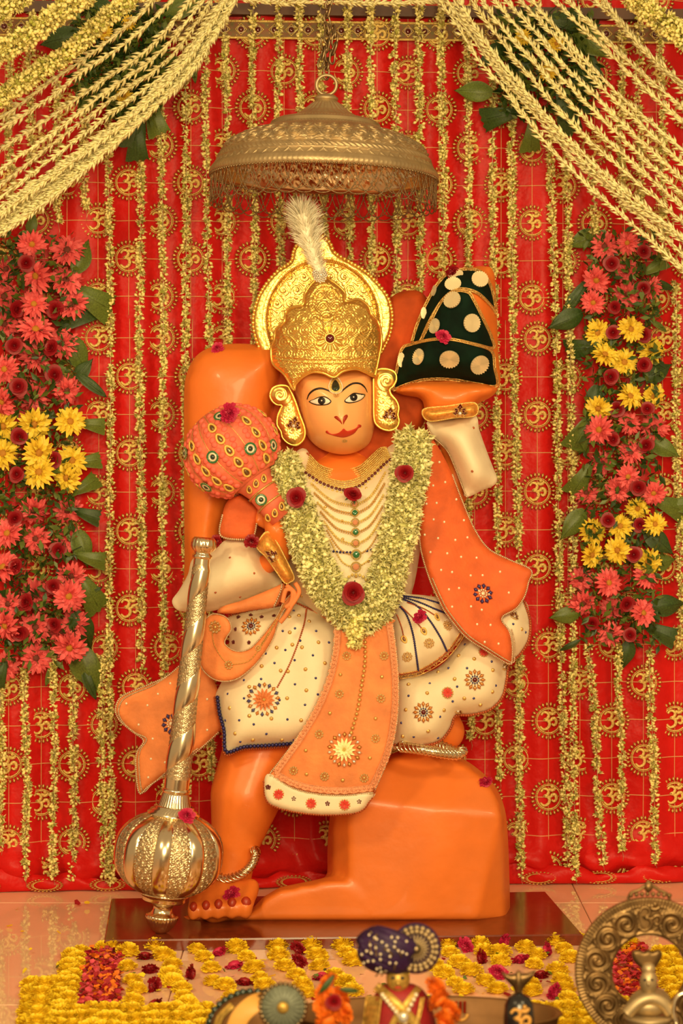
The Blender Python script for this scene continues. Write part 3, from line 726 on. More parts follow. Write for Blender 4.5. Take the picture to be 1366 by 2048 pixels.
def right(pts): return [(683+a/2, b/2) for a, b in pts]
SW_R = [right(q) for q in ([(375,-20),(470,110),(540,230),(640,340),(720,450),(800,550),(900,660),(1050,800),(1200,930),(1390,1100)],[(410,-20),(510,130),(620,280),(740,420),(860,560),(1000,700),(1150,820),(1300,960),(1390,1040)],[(440,-20),(535,140),(650,290),(770,430),(895,570),(1040,710),(1190,830),(1390,985)],[(460,-20),(560,150),(680,300),(800,440),(930,580),(1080,720),(1230,840),(1390,970)],[(505,-20),(620,140),(740,290),(870,440),(1000,570),(1150,700),(1390,910)],
    [(545,-20),(650,120),(790,270),(920,420),(1060,560),(1210,690),(1390,850)],[(595,-20),(720,130),(850,280),(1000,430),(1130,560),(1260,680),(1390,800)],[(635,-20),(760,110),(880,250),(1010,380),(1150,520),(1280,640),(1390,745)],[(690,-20),(800,90),(920,220),(1060,370),(1200,500),(1390,680)],[(745,-20),(870,130),(990,260),(1120,390),(1250,500),(1390,620)],
    [(835,-20),(960,110),(1080,220),(1200,340),(1390,510)],[(885,-20),(1020,120),(1140,240),(1270,350),(1390,450)],[(990,-20),(1120,100),(1230,220),(1390,380)],[(1030,-20),(1140,120),(1260,250),(1390,350)])]
def extend(q, L=170.):
    (a, b), (c, d) = q[-2], q[-1]; n = math.hypot(c-a, d-b); return q+[(c+(c-a)/n*L, d+(d-b)/n*L)]
SW_L = [extend(q) for q in SW_L]; SW_R = [extend(q) for q in SW_R]
for k, q in enumerate(SW_L):
    n = len(q); pth = [P(a, b, .12-.10*i/(n-1)-.012*(k % 4)) for i, (a, b) in enumerate(q)]
    band = k >= 6
    tuberose(catmull([tuple(v) for v in pth], .03, False), gap=.0075 if band else .0135, per=8 if band else 7, flip=1 if not band else 1).build('tuberose_string', M_TUB, None,
        label='cream tuberose string of the mace-side swag, '+ordw(len(SW_L)-k)+' up from its lowest strand', cat='flower string', group='tuberose swag over the panel beside the mace')
for k, q in enumerate(SW_R):
    n = len(q); pth = [P(a, b, .14-.12*i/(n-1)-.012*(k % 4)) for i, (a, b) in enumerate(q)]
    tuberose(catmull([tuple(v) for v in pth], .03, False), gap=.0130, per=7, flip=-1).build('tuberose_string', M_TUB, None,
        label='cream tuberose string of the hill-side fan, '+ordw(k+1)+' up from its lowest strand', cat='flower string', group='tuberose fan over the panel beside the raised hill')
pth = catmull([tuple(P(a, b, .20)) for a, b in [(478, -2), (560, 6), (660, 3), (760, 6), (890, 0)]], .03, False)
tuberose(pth, gap=.009, per=6).build('tuberose_string', M_TUB, None, label='cream tuberose string running level along the wooden beam', cat='flower string')
for q, R, Y0 in (([(275,-15),(200,45),(150,95),(75,145),(-15,205)], .013, -.12), ([(175,-12),(100,40),(50,75),(-15,112)], .016, -.2), ([(55,-12),(-12,32)], .014, -.2)):
    q = extend(q); n = len(q); pth = [P(a, b, Y0) for a, b in q]
    bud_rope(catmull([tuple(v) for v in pth], .02, False), R*1.15, 3600, .013, .3, .2).build('jasmine_rope', [M_JAS, M_JASG], None, label={-.12: 'long thick rope of greenish jasmine buds crossing the leaf bunch', -.2: 'thick rope of greenish jasmine buds above the leaf bunch rope'}[Y0] if R != .014 else 'short stub of thick jasmine rope at the end of the beam', cat='flower string', group='thick jasmine ropes')
pth = [P(a, b, -.12) for a, b in extend(right([(1150,-20),(1250,60),(1390,165)]))]
bud_rope(catmull([tuple(v) for v in pth], .02, False), .019, 3600, .013, .3, .2).build('jasmine_rope', [M_JAS, M_JASG], None, label='short thick jasmine rope beyond the tuberose fan', cat='flower string')
# ================================================================== ORNAMENT MESHES (face -Y, unit radius)
def gem(mb, th, r0, r1, w_, h, m):
    pts = [(0, 0, r0), (-w_, 0, r0+(r1-r0)*.6), (0, 0, r1), (w_, 0, r0+(r1-r0)*.6), (0, -h, r0+(r1-r0)*.55)]
    V = [(p[2]*math.sin(th)+p[0]*math.cos(th), p[1], p[2]*math.cos(th)-p[0]*math.sin(th)) for p in pts]
    mb.add(V, [(0, 4, 1), (1, 4, 2), (2, 4, 3), (3, 4, 0), (0, 1, 2), (0, 2, 3)], m)
def ringbeads(mb, n, R, r, m, ph=0.):
    for k in range(n):
        t = 2*PI*(k+ph)/n; mb.sphere((R*math.sin(t), -r*.4, R*math.cos(t)), r, m, 6, 4)
def brooch_mesh(kind):
    mb = MB()
    if kind == 'amber':
        mb.sphere((0, -.08, 0), (.24, .2, .24), 1, 10, 6); ringbeads(mb, 10, .36, .09, 2)
        for k in range(12): gem(mb, 2*PI*k/12, .42, 1.05, .19, .18, 0)
        return mb.mesh('brooch', [M_GEMO, M_GEMR, M_GEMB])
    if kind == 'blue':
        mb.sphere((0, -.05, 0), (.22, .15, .22), 1, 8, 6); ringbeads(mb, 10, .36, .1, 1)
        for k in range(10): gem(mb, 2*PI*k/10, .45, 1.05, .24, .18, 0)
        return mb.mesh('brooch', [M_GEMB, M_PEARL])
    if kind == 'gold':
        mb.sphere((0, -.05, 0), (.3, .2, .3), 0, 8, 6)
        for k in range(9):
            t = 2*PI*k/9; mb.tube([(.72*math.sin(t)+.2*math.cos(q), -.05, .72*math.cos(t)+.2*math.sin(q)) for q in np.arange(7)*2*PI/7], .07, 4, 0, closed=True)
            mb.sphere((.72*math.sin(t), -.06, .72*math.cos(t)), .09, 1, 5, 4)
        ringbeads(mb, 9, .42, .09, 0)
        return mb.mesh('brooch', [M_TRIMG, M_PEARL])
    if kind in ('bigo', 'bigw'):
        for ring, (n, L) in enumerate(((14, .68), (12, .52), (9, .34))):
            for k in range(n):
                q = MB(); petal_strip(L, .09, .06, 2*PI*(k+.5*ring)/n, .1+.08*ring, .02, mb=q); V = q.v[0]; V[:, 1] -= .05*ring+.04; mb.add(V, q.f[0], 0)
        mb.sphere((0, -.2, 0), .1, 1, 8, 6)
        for k in range(18): gem(mb, 2*PI*k/18, .70, 1.06, .135, .14, 2 if k % 2 else 3)
        return mb.mesh('brooch', [M_VELO2 if kind == 'bigo' else M_TUB, M_GOLDTHREAD, M_GEMB if kind == 'bigo' else M_GEMC, M_GEMO if kind == 'bigo' else M_TRIMG])
    if kind == 'rose':
        ringbeads(mb, 14, .85, .17, 1)
        for ring, n in enumerate((8, 6, 4)):
            for k in range(n):
                q = MB(); petal_strip(.8-.22*ring, .26, .05, 2*PI*(k+.4*ring)/n, .25, .0, mb=q, tipw=.7); V = q.v[0]; V[:, 1] -= .14*ring; mb.add(V, q.f[0], 0)
        return mb.mesh('brooch', [mat('coral_cloth_rose', (.72, .06, .035), .6), M_TRIMG])
    if kind == 'small':
        for k in range(5): mb.sphere((.55*math.sin(k*1.257), -.1, .55*math.cos(k*1.257)), (.45, .25, .45), 0, 6, 4)
        mb.sphere((0, -.2, 0), .25, 1, 6, 4)
        return mb.mesh('brooch', [M_GEMR, M_GEMR])
    if kind == 'crest':
        for k, (t, L, w_) in enumerate(((0, 1.1, .26), (-.75, .8, .26), (.75, .8, .26), (-1.5, .75, .24), (1.5, .75, .24))):
            gem(mb, t, .05, L, w_, .2, 0)
            c = [(math.sin(t)*q+math.cos(t)*s, -.04, math.cos(t)*q-math.sin(t)*s) for q, s in ((.02, 0), (L*.62, -w_*1.2), (L*1.1, 0), (L*.62, w_*1.2))]
            mb.tube(c, .06, 4, 1, closed=True)
        mb.sphere((0, -.15, .05), (.22, .2, .22), 2, 8, 6); ringbeads(mb, 5, .35, .1, 1, .5)
        for k in range(4): mb.sphere(((k-1.5)*.25, -.05, -.42+.08*abs(k-1.5)), .1, 1, 5, 4)
        return mb.mesh('brooch', [M_GEMR, M_TRIMG, M_GEMC])
    if kind == 'eye':      # green bull's-eye patch
        for R_, r_, m_ in ((.85, .18, 0), (.55, .2, 1)):
            mb.tube([(R_*math.cos(q), 0, R_*math.sin(q)) for q in np.arange(20)*PI/10], r_, 5, m_, closed=True, flat=.8)
        ringbeads(mb, 22, 1.02, .07, 3); mb.sphere((0, -.05, 0), (.36, .2, .36), 2, 10, 6)
        return mb.mesh('brooch', [M_GEMG, M_PEARL, M_GEMD, M_TRIMG])
    if kind == 'drop':     # leaf-shaped gold mirror patch
        c = [(.62*math.sin(q)*(1-.25*math.cos(q)), 0, math.cos(q)) for q in np.arange(16)*PI/8]
        mb.tube(c, .24, 5, 0, closed=True, flat=.7); mb.sphere((0, -.02, -.05), (.36, .16, .6), 1, 8, 6)
        return mb.mesh('brooch', [mat('yellow_gold_cord', (.86, .55, .12), .5, .2), M_CHAIN])
    if kind == 'disc':     # pleated gold gota disc
        n = 44; V = [(0, -.10, 0)]
        for k in range(n):
            t = 2*PI*k/n; V.append((math.cos(t), -.02-.22*(k % 2), math.sin(t)))
        for k in range(n):
            t = 2*PI*k/n; V.append((math.cos(t), .05, math.sin(t)))
        F = [(0, 1+k, 1+(k+1) % n) for k in range(n)]; mb.add(V, F, 0)
        mb.add(V, [(1+k, 1+n+k, 1+n+(k+1) % n, 1+(k+1) % n) for k in range(n)], 0)
        return mb.mesh('gota_disc', [mat('champagne_gota', (.92, .74, .46), .36, .45, var=.12, vscale=200)])
    if kind == 'medal':
        mb.sphere((0, -.02, 0), (.62, .2, .62), 0, 12, 6); ringbeads(mb, 18, .85, .17, 1)
        return mb
BR = {k: brooch_mesh(k) for k in ('amber', 'blue', 'gold', 'bigo', 'bigw', 'rose', 'small', 'crest', 'eye', 'drop', 'disc')}
BR['medg'] = brooch_mesh('medal').mesh('medallion', [M_GEMG, M_GOLDTHREAD]); BR['medp'] = brooch_mesh('medal').mesh('medallion', [M_LACE, M_GOLDTHREAD])
def normal_of(surf, px, py, e=4.):
    y = surf([px-e, px+e, px, px], [py, py, py-e, py+e]); k = 2*e/1000
    n = Vector(((y[1]-y[0])/k, -1, -(y[3]-y[2])/k)).normalized()
    if n.y > -.55: n = Vector((n.x*.5, -1, n.z*.5)).normalized()
    return n
def orn(name, kind, px, py, r, surf, parent, rot=0., sx=1., off=.001, label=None):
    y = float(surf(px, py)[0]); n = normal_of(surf, px, py)
    q = Vector((0, -1, 0)).rotation_difference(n).to_matrix().to_4x4()@Matrix.Rotation(math.radians(rot), 4, 'Y')
    s = r*S(y)
    o = obj(name, BR[kind], parent, P(px, py, y-off), q.to_euler(), (s*sx, s, s), label=label); return o
def trim(name, path, surf, m, parent, r=2.2, gap=None, off=.001, smooth=True, step=4.):
    q = catmull(path, step, False) if smooth else np.asarray(path, float)
    if m is M_TRIM: r *= .8
    return beads(MB(), on_surf(q, surf, off), r*.001, (gap or r*1.7)*.001).build(name, m, parent)
def braid(name, path, surf, m, parent, r=3., off=.001, closed=False):
    """flat zig-zag braid: two rope edges with a wavy core"""
    q = catmull(path, 3., closed); mb = MB(); n = len(q)
    t = np.gradient(q, axis=0); t /= np.linalg.norm(t, axis=1)[:, None]+1e-9; nn = np.stack([-t[:, 1], t[:, 0]], -1)
    for k in (-1, 1): mb.tube(on_surf(q+nn*r*k, surf, off), .0011, 5, 0)
    mb.tube(on_surf(q+nn*(r*.8*np.sin(np.arange(n)*1.3))[:, None], surf, off), .0009, 4, 0)
    beads(mb, on_surf(q, surf, off), .0013, .0032, 0)
    return mb.build(name, m, parent)
def studs(name, pts, surf, m, parent, r=3., off=.0005):
    q = np.asarray(pts, float); L = on_surf(q, surf, off); n = len(q)
    R_ = np.repeat(np.diag([r*.001, r*.0005, r*.001])[None], n, 0)
    return MB().scatter(UVS(8, 5), R_, L, 0).build(name, m, parent, kind='stuff')
def paint(name, outline, m, parent, surf, off=.0008, step=2.5, b=.0008, **kw):
    return pillow(name, outline, m, parent, Y=-off, thick=.002, bulge=b, w=4, step=step, yfun=surf, **kw)

# ================================================================== STATUE
statue = thing('statue', 'orange painted temple statue kneeling on a rock with raised hand', 'statue', (0, .02, .022))
body = MB()
def blob(px, py, Y, rx, ry=None, rz=None):
    s = S(Y); body.sphere(P(px, py, Y), (rx*s, (ry or rx)*s, (rz or rx)*s), 0, 20, 14)
def limb(*ks, fl=1.):
    for (a, b) in zip(ks[:-1], ks[1:]):
        for t in np.linspace(0, 1, 9):
            q = [a[i]+(b[i]-a[i])*t for i in range(4)]; blob(q[0], q[1], q[2], q[3], q[3]*fl)
def part(outline, **g):
    V, F, sf, _ = pillow_geo(outline, **g); body.add(V, F); return sf
# tall pillar of tail / shoulder behind the pink mace
part([(372,1225),(369,1100),(368,1000),(368,880),(368,790),(373,748),(392,712),(425,693),(470,687),(520,690),(562,700),(560,760),(545,830),(520,900),(480,980),(450,1060),(425,1200)], Y=.03, thick=.10, bulge=.07, w=85, step=9)
limb((600,1010,.03,70), (690,1010,.02,105), (790,1010,.03,70), fl=.6); limb((690,1030,.01,105), (690,1130,.01,100), (690,1300,.02,120), fl=.6)
limb((690,950,.05,60), (680,850,.05,66), fl=.6); blob(668, 790, .03, 74, 60, 95)
# standing leg, foot, thigh and knee on the rock
limb((600,1360,.03,78), (532,1480,.03,80), (492,1590,-.01,72), (470,1690,-.02,47), (462,1760,-.025,40)); limb((462,1770,-.025,42), (448,1800,-.06,40), (430,1812,-.085,34))
for a, b, r_ in ((386,1822,13),(411,1820,13.5),(436,1818,14),(463,1816,15),(491,1815,16)): limb((a+10, b-40, -.07, r_+3), (a+4, b-16, -.105, r_+.5), (a, b-2, -.135, r_-.5), (a, b+10, -.135, r_-2))
limb((700,1350,.02,90), (820,1420,.02,80), (890,1462,.02,40))
# rock
rk = catmull([(655,1752),(655,1700),(658,1650),(668,1605),(700,1570),(745,1535),(790,1505),(850,1494),(905,1508),(950,1533),(990,1572),(1010,1620),(1016,1680),(1019,1760)], 10, False)
part([(655,1850)]+[tuple(q) for q in rk]+[(1021,1850)], sharp=True, Y=-.015, thick=.155, bulge=.07, w=16, step=9, yfun=lambda x, y: np.maximum(np.maximum(.0, .07*(700-x)/45), np.maximum(.075*(1600+.10*(x-700)-y)/110, .05*(x-985+.25*(y-1700))/60))-.004*np.sin(x*.02+y*.013))
# low base
part([(352,1850),(355,1834),(420,1826),(500,1822),(525,1795),(560,1774),(620,1762),(665,1752),(700,1752),(740,1790),(790,1850)], sharp=True, Y=-.045, thick=.185, bulge=.042, w=14, step=9)
# raised palm under the hill, forearm
part(crop(680,520,3.252,[(340,850),(440,885),(515,895),(545,930),(560,1000),(700,1030),(875,1010),(880,945),(905,928),(985,890),(1028,825),(900,785),(600,770),(420,800)]), Y=-.03, thick=.09, bulge=.06, w=45, step=8)
limb((905,850,-.0,38), (930,930,.01,38), (880,1000,.03,45), (810,1000,.04,50))
# fist closed around the pink mace handle
limb((540,1020,-.10,18), (553,1062,-.115,24), (562,1105,-.10,22)); limb((563,1110,-.095,20), (480,1160,-.03,22), (400,1180,.0,32))
for k in range(4): limb((515,996+k*15,-.075,9), (522,1002+k*15,-.068,9), (548,1012+k*15,-.08,9.5))
limb((566,1040,-.10,11), (570,1010,-.10,9))
bo_ = body.build('tmp', M_ORANGE, None)
md = bo_.modifiers.new('r', 'REMESH'); md.mode = 'VOXEL'; md.voxel_size = .0055; md.use_smooth_shade = True
ms = bo_.modifiers.new('s', 'SMOOTH'); ms.factor = .5; ms.iterations = 5
dg = bpy.context.evaluated_depsgraph_get(); me = bpy.data.meshes.new_from_object(bo_.evaluated_get(dg)); me.name = 'body'
bpy.data.objects.remove(bo_)
for p_ in me.polygons: p_.use_smooth = True
obj('body', me, statue)
# carved back slab (deep orange, recess and crown shade mixed into the colour)
pillow('back_slab', [(440,1160),(448,1000),(480,860),(520,740),(555,700),(620,640),(720,640),(762,640),(775,605),(800,584),(845,586),(868,640),(868,720),(858,800),(846,850),(810,890),(800,960),(830,1050),(815,1180),(700,1220),(560,1200)], M_ORANGE_D, statue, Y=.045, thick=.06, bulge=.03, w=16, step=9)
# dark red painted toenails
for a, b, r_ in ((386,1814,8),(411,1812,8.5),(436,1810,9),(463,1808,9.8),(491,1807,10.5)):
    s = S(-.12); MB().sphere(P(a+1, b, -.138), (r_*s, .0095, r_*1.35*s), 0, 12, 8).build('toenail', M_NOSTR, statue)
# face
FO = [(590,752),(589,775),(594,805),(603,840),(615,872),(634,893),(660,905),(688,909),(715,903),(737,888),(747,862),(750,830),(750,790),(747,755),(735,738),(605,738)]
def facebump(x, y):
    g = lambda cx, cy_, sx, sy, a: -a*np.exp(-((x-cx)/sx)**2-((y-cy_)/sy)**2)
    return g(688, 850, 42, 32, .012)+g(683, 815, 11, 30, .010)+g(686, 838, 15, 9, .006)+g(640, 800, 20, 10, -.004)+g(708, 793, 20, 10, -.004)+g(700, 878, 26, 12, .004)
face, sF, _ = pillow('face', FO, M_FACE, statue, Y=-.02, thick=.06, bulge=.095, w=78, step=4, yfun=facebump, relax=12)
FC = lambda pts: crop(540, 700, 4.553, pts)
for nm, out, ic, brow in (('eye', [(352,470),(400,446),(450,424),(500,422),(538,442),(560,470),(525,499),(450,506),(395,496)], (470,463), [(338,450),(358,402),(400,365),(460,350),(520,365),(566,392)]),
                          ('eye', [(676,462),(708,428),(760,390),(820,395),(870,406),(842,448),(790,474),(730,486),(688,480)], (762,430), [(645,386),(700,336),(760,305),(820,308),(862,340),(886,386)])):
    rim, _, _ = paint('eye_outline', FC(out), M_BLACK, face, sF, .0006)
    c = np.array(out, float); c0 = c.mean(0); inner = [tuple(c0+(q-c0)*np.array((.88, .78))) for q in c]
    paint('eye', FC(inner), M_EYEW, face, sF, .0016)
    ix, iy = FC([ic])[0]
    paint('iris', [(ix+7.6*math.cos(t), iy+7.6*math.sin(t)) for t in np.arange(14)*PI/7], M_BLACK, face, sF, .0026, 2.)
    paint('eye_glint', [(ix+1.6*math.cos(t), iy-.5+1.6*math.sin(t)) for t in np.arange(8)*PI/4], M_EYEW, face, sF, .0038, 1.5)
    q = catmull(FC(brow), 3, False); MB().tube(on_surf(q, sF, .0004), .0022*np.sin(np.linspace(.25, PI-.15, len(q)))**.6, 6).build('eyebrow', M_BLACK, face)
for pts in ([(583,612),(598,600),(618,606),(640,632),(654,660),(656,678),(635,655),(605,632)], [(688,590),(703,588),(710,602),(700,625),(680,655),(668,680),(664,640),(670,608)]):
    paint('nostril', FC(pts), M_NOSTR, face, sF, .0008)
paint('mouth', FC([(508,738),(522,732),(536,748),(570,766),(620,756),(650,735),(672,714),(690,732),(705,737),(760,722),(795,700),(800,682),(818,678),(834,690),(828,704),(806,712),(770,758),(720,785),(672,797),(620,792),(560,775),(512,758)]), M_LIP, face, sF, .0010)
tx, ty = FC([(597, 318)])[0]
dp = [(tx+13*math.sin(t)*(1-.35*math.cos(t))-.5*math.cos(t), ty-17*math.cos(t)) for t in np.arange(16)*PI/8]
paint('forehead_jewel', dp, M_GOLDTHREAD, face, sF, .001, b=.002)
trim('pearl_border', dp+dp[:1], sF, M_PEARL, face, 1.7, off=.003)
paint('forehead_stone', [(tx+(a-tx)*.6, ty+1+(b-ty)*.66) for a, b in dp], M_GEMD, face, sF, .004, b=.003)
for a, b, r_ in ((*FC([(605, 408)])[0], 6.5), (*FC([(680, 828)])[0], 6)): orn('gold_stud', 'gold', a, b, r_, sF, face)
# ---- ear plates
EL = FC([(0,410),(25,348),(90,320),(160,330),(192,380),(232,470),(272,590),(310,690),(320,760),(300,822),(240,866),(170,852),(115,800),(98,740),(64,680),(70,600),(95,540),(108,505),(60,497),(18,462)])
ER = FC([(943,260),(955,200),(1000,172),(1080,175),(1140,208),(1152,270),(1122,330),(1092,357),(1102,402),(1152,462),(1174,525),(1166,590),(1176,650),(1152,707),(1090,732),(1018,716),(963,670),(945,600),(943,450),(942,350)])
for out, cc, lab, bx in ((EL, (560, 790), 'gold repousse ear plate on the side of the pink cloth mace', (585, 847)), (ER, (773, 762), 'gold repousse ear plate on the side of the raised hill', (777, 829))):
    root = thing('ear_plate', lab, 'ear ornament', P(cc[0], 890, -.04))
    def rel(x, y, cc=cc):
        r = np.hypot(x-cc[0], y-cc[1]); th = np.arctan2(y-cc[1], x-cc[0])
        sp = np.exp(-(((th/(2*PI)+r/9.) % 1-.5)/.2)**2)*(r < 24)
        return .0015*np.where(r < 24, sp, filigree(x, y, 15))
    o, sE, poly = pillow('plate', out, M_GOLD, root, Y=-.045, thick=.022, bulge=.012, w=14, step=1.9, relief=rel)
    MB().tube(on_surf(np.concatenate([poly, poly[:2]]), sE, .0015), .0022, 6).build('rim', M_GOLD, root)
    orn('flower_brooch', 'crest', bx[0]+2, bx[1]+6, 19, sE, root, 12 if cc[0] < 700 else 8, off=.003)
# ---- crown
C5 = lambda pts: crop(480, 420, 3.595, pts)
crown = thing('crown', 'embossed gold crown with ruby and white plume on the statue', 'crown', P(668, 745, -.04))
HAL = C5([(300,1150),(225,1110),(158,1030),(108,900),(95,780),(128,640),(190,530),(270,440),(365,372),(385,300),(420,240),(490,195),(560,176),(620,205),(655,250),(680,305),(780,368),(900,440),(1000,540),(1068,640),(1095,760),(1082,880),(1040,980),(985,1060),(900,1120),(600,1180)])
hc = np.array((645., 640.))
def halrel(x, y):
    r = np.hypot(x-hc[0], (y-hc[1])*.93); f = filigree(x, y, 27, 2.2)
    return np.where(r < 108, .0030*f, .0045+.0012*filigree(x, y, 9))-.004*np.exp(-((r-108)/3)**2)
halo, sH, hp = pillow('halo', HAL, M_GOLD, crown, Y=.012, thick=.02, bulge=.006, w=8, step=2.4, relief=halrel)
mb = MB(); L = on_surf(catmull(HAL, 7.5), sH, .002); up = L[:, 2] > P(0, 720, 0).z; L = L[up]
mb.scatter(UVS(8, 6), np.repeat(np.diag([.0042, .003, .0042])[None], len(L), 0), L); mb.build('scalloped_edge', M_GOLD, halo)
for rr_, bd in ((114, .0016), (120, .0011)):
    beads(MB(), [P(hc[0]+rr_*math.cos(t), hc[1]+rr_*1.04*math.sin(t), .0) for t in np.linspace(PI*.82, PI*2.18, 120)], bd, bd*2.2).build('bead_row', M_GOLD, halo)
CRO = C5([(385,1290),(318,1182),(238,1105),(223,1000),(245,935),(258,860),(318,800),(328,732),(372,698),(450,680),(468,600),(515,530),(560,495),(600,470),(645,500),(690,530),(752,590),(762,655),(850,640),(922,690),(948,750),(992,800),(1012,870),(1018,950),(1003,1040),(980,1150),(962,1195),(900,1165),(830,1142),(740,1160),(676,1202),(600,1172),(520,1165),(450,1200),(400,1252)])
def crel(x, y):
    bandb = 712+6*np.cos((x-655)/60)
    band = (y > bandb).astype(float); f = .75*filigree(x+.25*(y-700), y, 24, 2.3)+.35*np.clip(np.sin(x*1.15)*np.sin(y*1.15), 0, 1)
    r1 = np.hypot(x-660, y-677); th1 = np.arctan2(y-677, x-660)
    ros = np.where(r1 < 26, .5+.5*np.cos(th1*12)*np.clip(r1/22, 0, 1), f)
    r2 = np.hypot((x-653)*1.05, (y-606)*.9); top = np.exp(-((r2-35)/3.)**2)+np.exp(-((r2-28)/1.6)**2)
    lob = 0
    for cx, cy_, rr_ in ((607, 655, 42), (702, 650, 42), (565, 700, 30), (740, 690, 32)):
        rq = np.hypot(x-cx, y-cy_); lob = lob+np.exp(-((rq-rr_)/2.4)**2)
    bnd = .9*filigree(x, y, 10)
    h = .0030*np.where(band > 0, bnd, ros)+.0024*np.clip(top+.7*lob, 0, 1.2)*(1-band)+.0026*np.exp(-((y-bandb)/3)**2)+.002*np.exp(-((y-bandb-8)/2)**2)
    return h
plate, sC, cp = pillow('crown_plate', CRO, M_GOLD, crown, Y=-.112, thick=.03, bulge=.012, w=14, step=1.35, relief=crel, yfun=lambda x, y: .065*((x-655)/108)**2+.05*np.clip((650-y)/100, 0, 1.2))
MB().tube(on_surf(np.concatenate([cp, cp[:2]]), sC, .001), .0026, 6).build('crown_rim', M_GOLD, plate)
y_ = float(sC(660, 677)[0]); MB().sphere(P(660, 677, y_-.005), (.0085, .006, .0085), 0, 16, 10).build('ruby', M_GEMR, crown)
MB().tube([P(660+10*math.cos(t), 677+10*math.sin(t), y_-.004) for t in np.arange(24)*PI/12], .0018, 6, closed=True).build('ruby_setting', M_GOLD, crown)
mb = MB(); yk = float(sC(642, 568)[0])-.004
for k in range(60):
    t = k*2.4; r_ = 15*math.sqrt(k/60); mb.sphere(P(640+r_*math.cos(t), 549+r_*1.15*math.sin(t), yk-.006*(1-(r_/15)**2)), .0022, 0, 6, 4)
mb.sphere(P(640, 549, yk+.004), (.014, .006, .016), 0, 10, 8); mb.build('plume_brooch', M_GEMC, crown)
sp = catmull([(640, 545), (628, 515), (616, 480), (608, 445), (604, 428)], 2., False); n = 4200
u = RNG.integers(0, len(sp), n); tt = u/len(sp); wdt = 14+20*np.sin(np.clip(tt*1.05, 0, 1)*PI*.62)
base = Pn(sp[u, 0], sp[u, 1], yk+.002+.0*tt); ax = np.stack([RNG.normal(0, 1, n)*(.75+.3*tt), RNG.normal(0, .6, n), .75+.5*RNG.uniform(0, 1, n)], -1); ax[:, 0] -= .25
fv = np.array([(-.035, 0, 0), (.035, 0, 0), (0, .02, .55), (.02, 0, 1.)]); ff = np.array([(0, 1, 2), (1, 3, 2), (0, 2, 3)])
Rm = rand_rot(n, ax)*(wdt*.001*RNG.uniform(.7, 1.45, n))[:, None, None]
mb = MB().scatter((fv, ff), Rm, base+RNG.normal(0, .002, (n, 3))); mb.tube(Pn(sp[::4, 0], sp[::4, 1], yk+.002), np.linspace(.007, .018, len(sp[::4])), 10)
mb.build('plume', M_FEATH, crown)

# ================================================================== CLOTHING
C6 = lambda pts: crop(340, 780, 3.794, pts); C7 = lambda pts: crop(680, 520, 3.252, pts); C8 = lambda pts: crop(520, 850, 3.595, pts)
CA = lambda pts: crop(200, 1040, 2.846, pts); CB = lambda pts: crop(520, 1160, 2.439, pts)
def crease(k, a, x0=0, y0=0): return lambda x, y: a*np.sin(np.arctan2(x-x0, y-y0)*k)*np.clip(np.hypot(x-x0, y-y0)/150, 0, 1.2)
tunic = thing('tunic', 'cream silk tunic on the statue chest under the jasmine garland', 'tunic', P(690, 1220, -.05))
to, sT, _ = pillow('tunic_body', [(556,945),(590,905),(612,898),(630,930),(665,955),(705,955),(745,930),(775,895),(810,880),(852,885),(862,960),(845,1070),(825,1180),(795,1215),(700,1262),(612,1222),(580,1170),(560,1060)], M_CREAM, tunic, Y=-.02, thick=.05, bulge=.105, w=95, step=7, relax=25, yfun=lambda x, y: -.0025*np.sin((y-x*.2)*.09))
trim('neck_trim', C8([(340,205),(400,270),(480,330),(600,350),(720,320),(800,250),(870,170)]), sT, M_TRIMR, tunic, 2.4)
studs('studs', [(x, y) for x, y in C8([(470,590),(590,690),(595,820),(765,455),(820,550),(240,1180),(300,1230),(780,980),(690,1090)])], sT, M_TRIMG, tunic, 3)
# sleeves
sl, sSL, _ = pillow('sleeve', CA([(640,180),(720,112),(830,112),(910,150),(962,250),(1035,362),(900,425),(690,505),(600,522),(520,525),(440,512),(410,460),(450,400),(500,310),(530,220)]), M_CREAM, tunic, Y=-.055, thick=.06, bulge=.075, w=60, step=6, relax=25, yfun=lambda x, y: -.003*np.sin((x*.6+y)*.07)*np.clip((x-420)/60, 0, 1))
studs('studs', CA([(740,215),(877,303),(657,412),(797,437)]), sSL, M_TRIMR, sl, 2.4)
sr, sSR, _ = pillow('sleeve', C7([(575,1040),(740,1025),(880,1012),(905,1100),(950,1230),(1000,1360),(1022,1420),(1006,1462),(930,1497),(820,1542),(798,1480),(740,1330),(690,1230),(600,1140),(572,1085)]), M_CREAM, tunic, Y=-.04, thick=.07, bulge=.07, w=44, step=6, relax=30, yfun=lambda x, y: -.003*np.sin((x*.5-y)*.10)*np.clip((930-y)/60, 0, 1))
studs('studs', C7([(868,1092),(860,1374)]), sSR, M_TRIMR, sr, 2.6)
trim('sleeve_trim', C7([(572,1085),(600,1145),(690,1232),(740,1332),(798,1482),(822,1540)]), sSR, M_TRIM, sr, 2.2, off=.003)
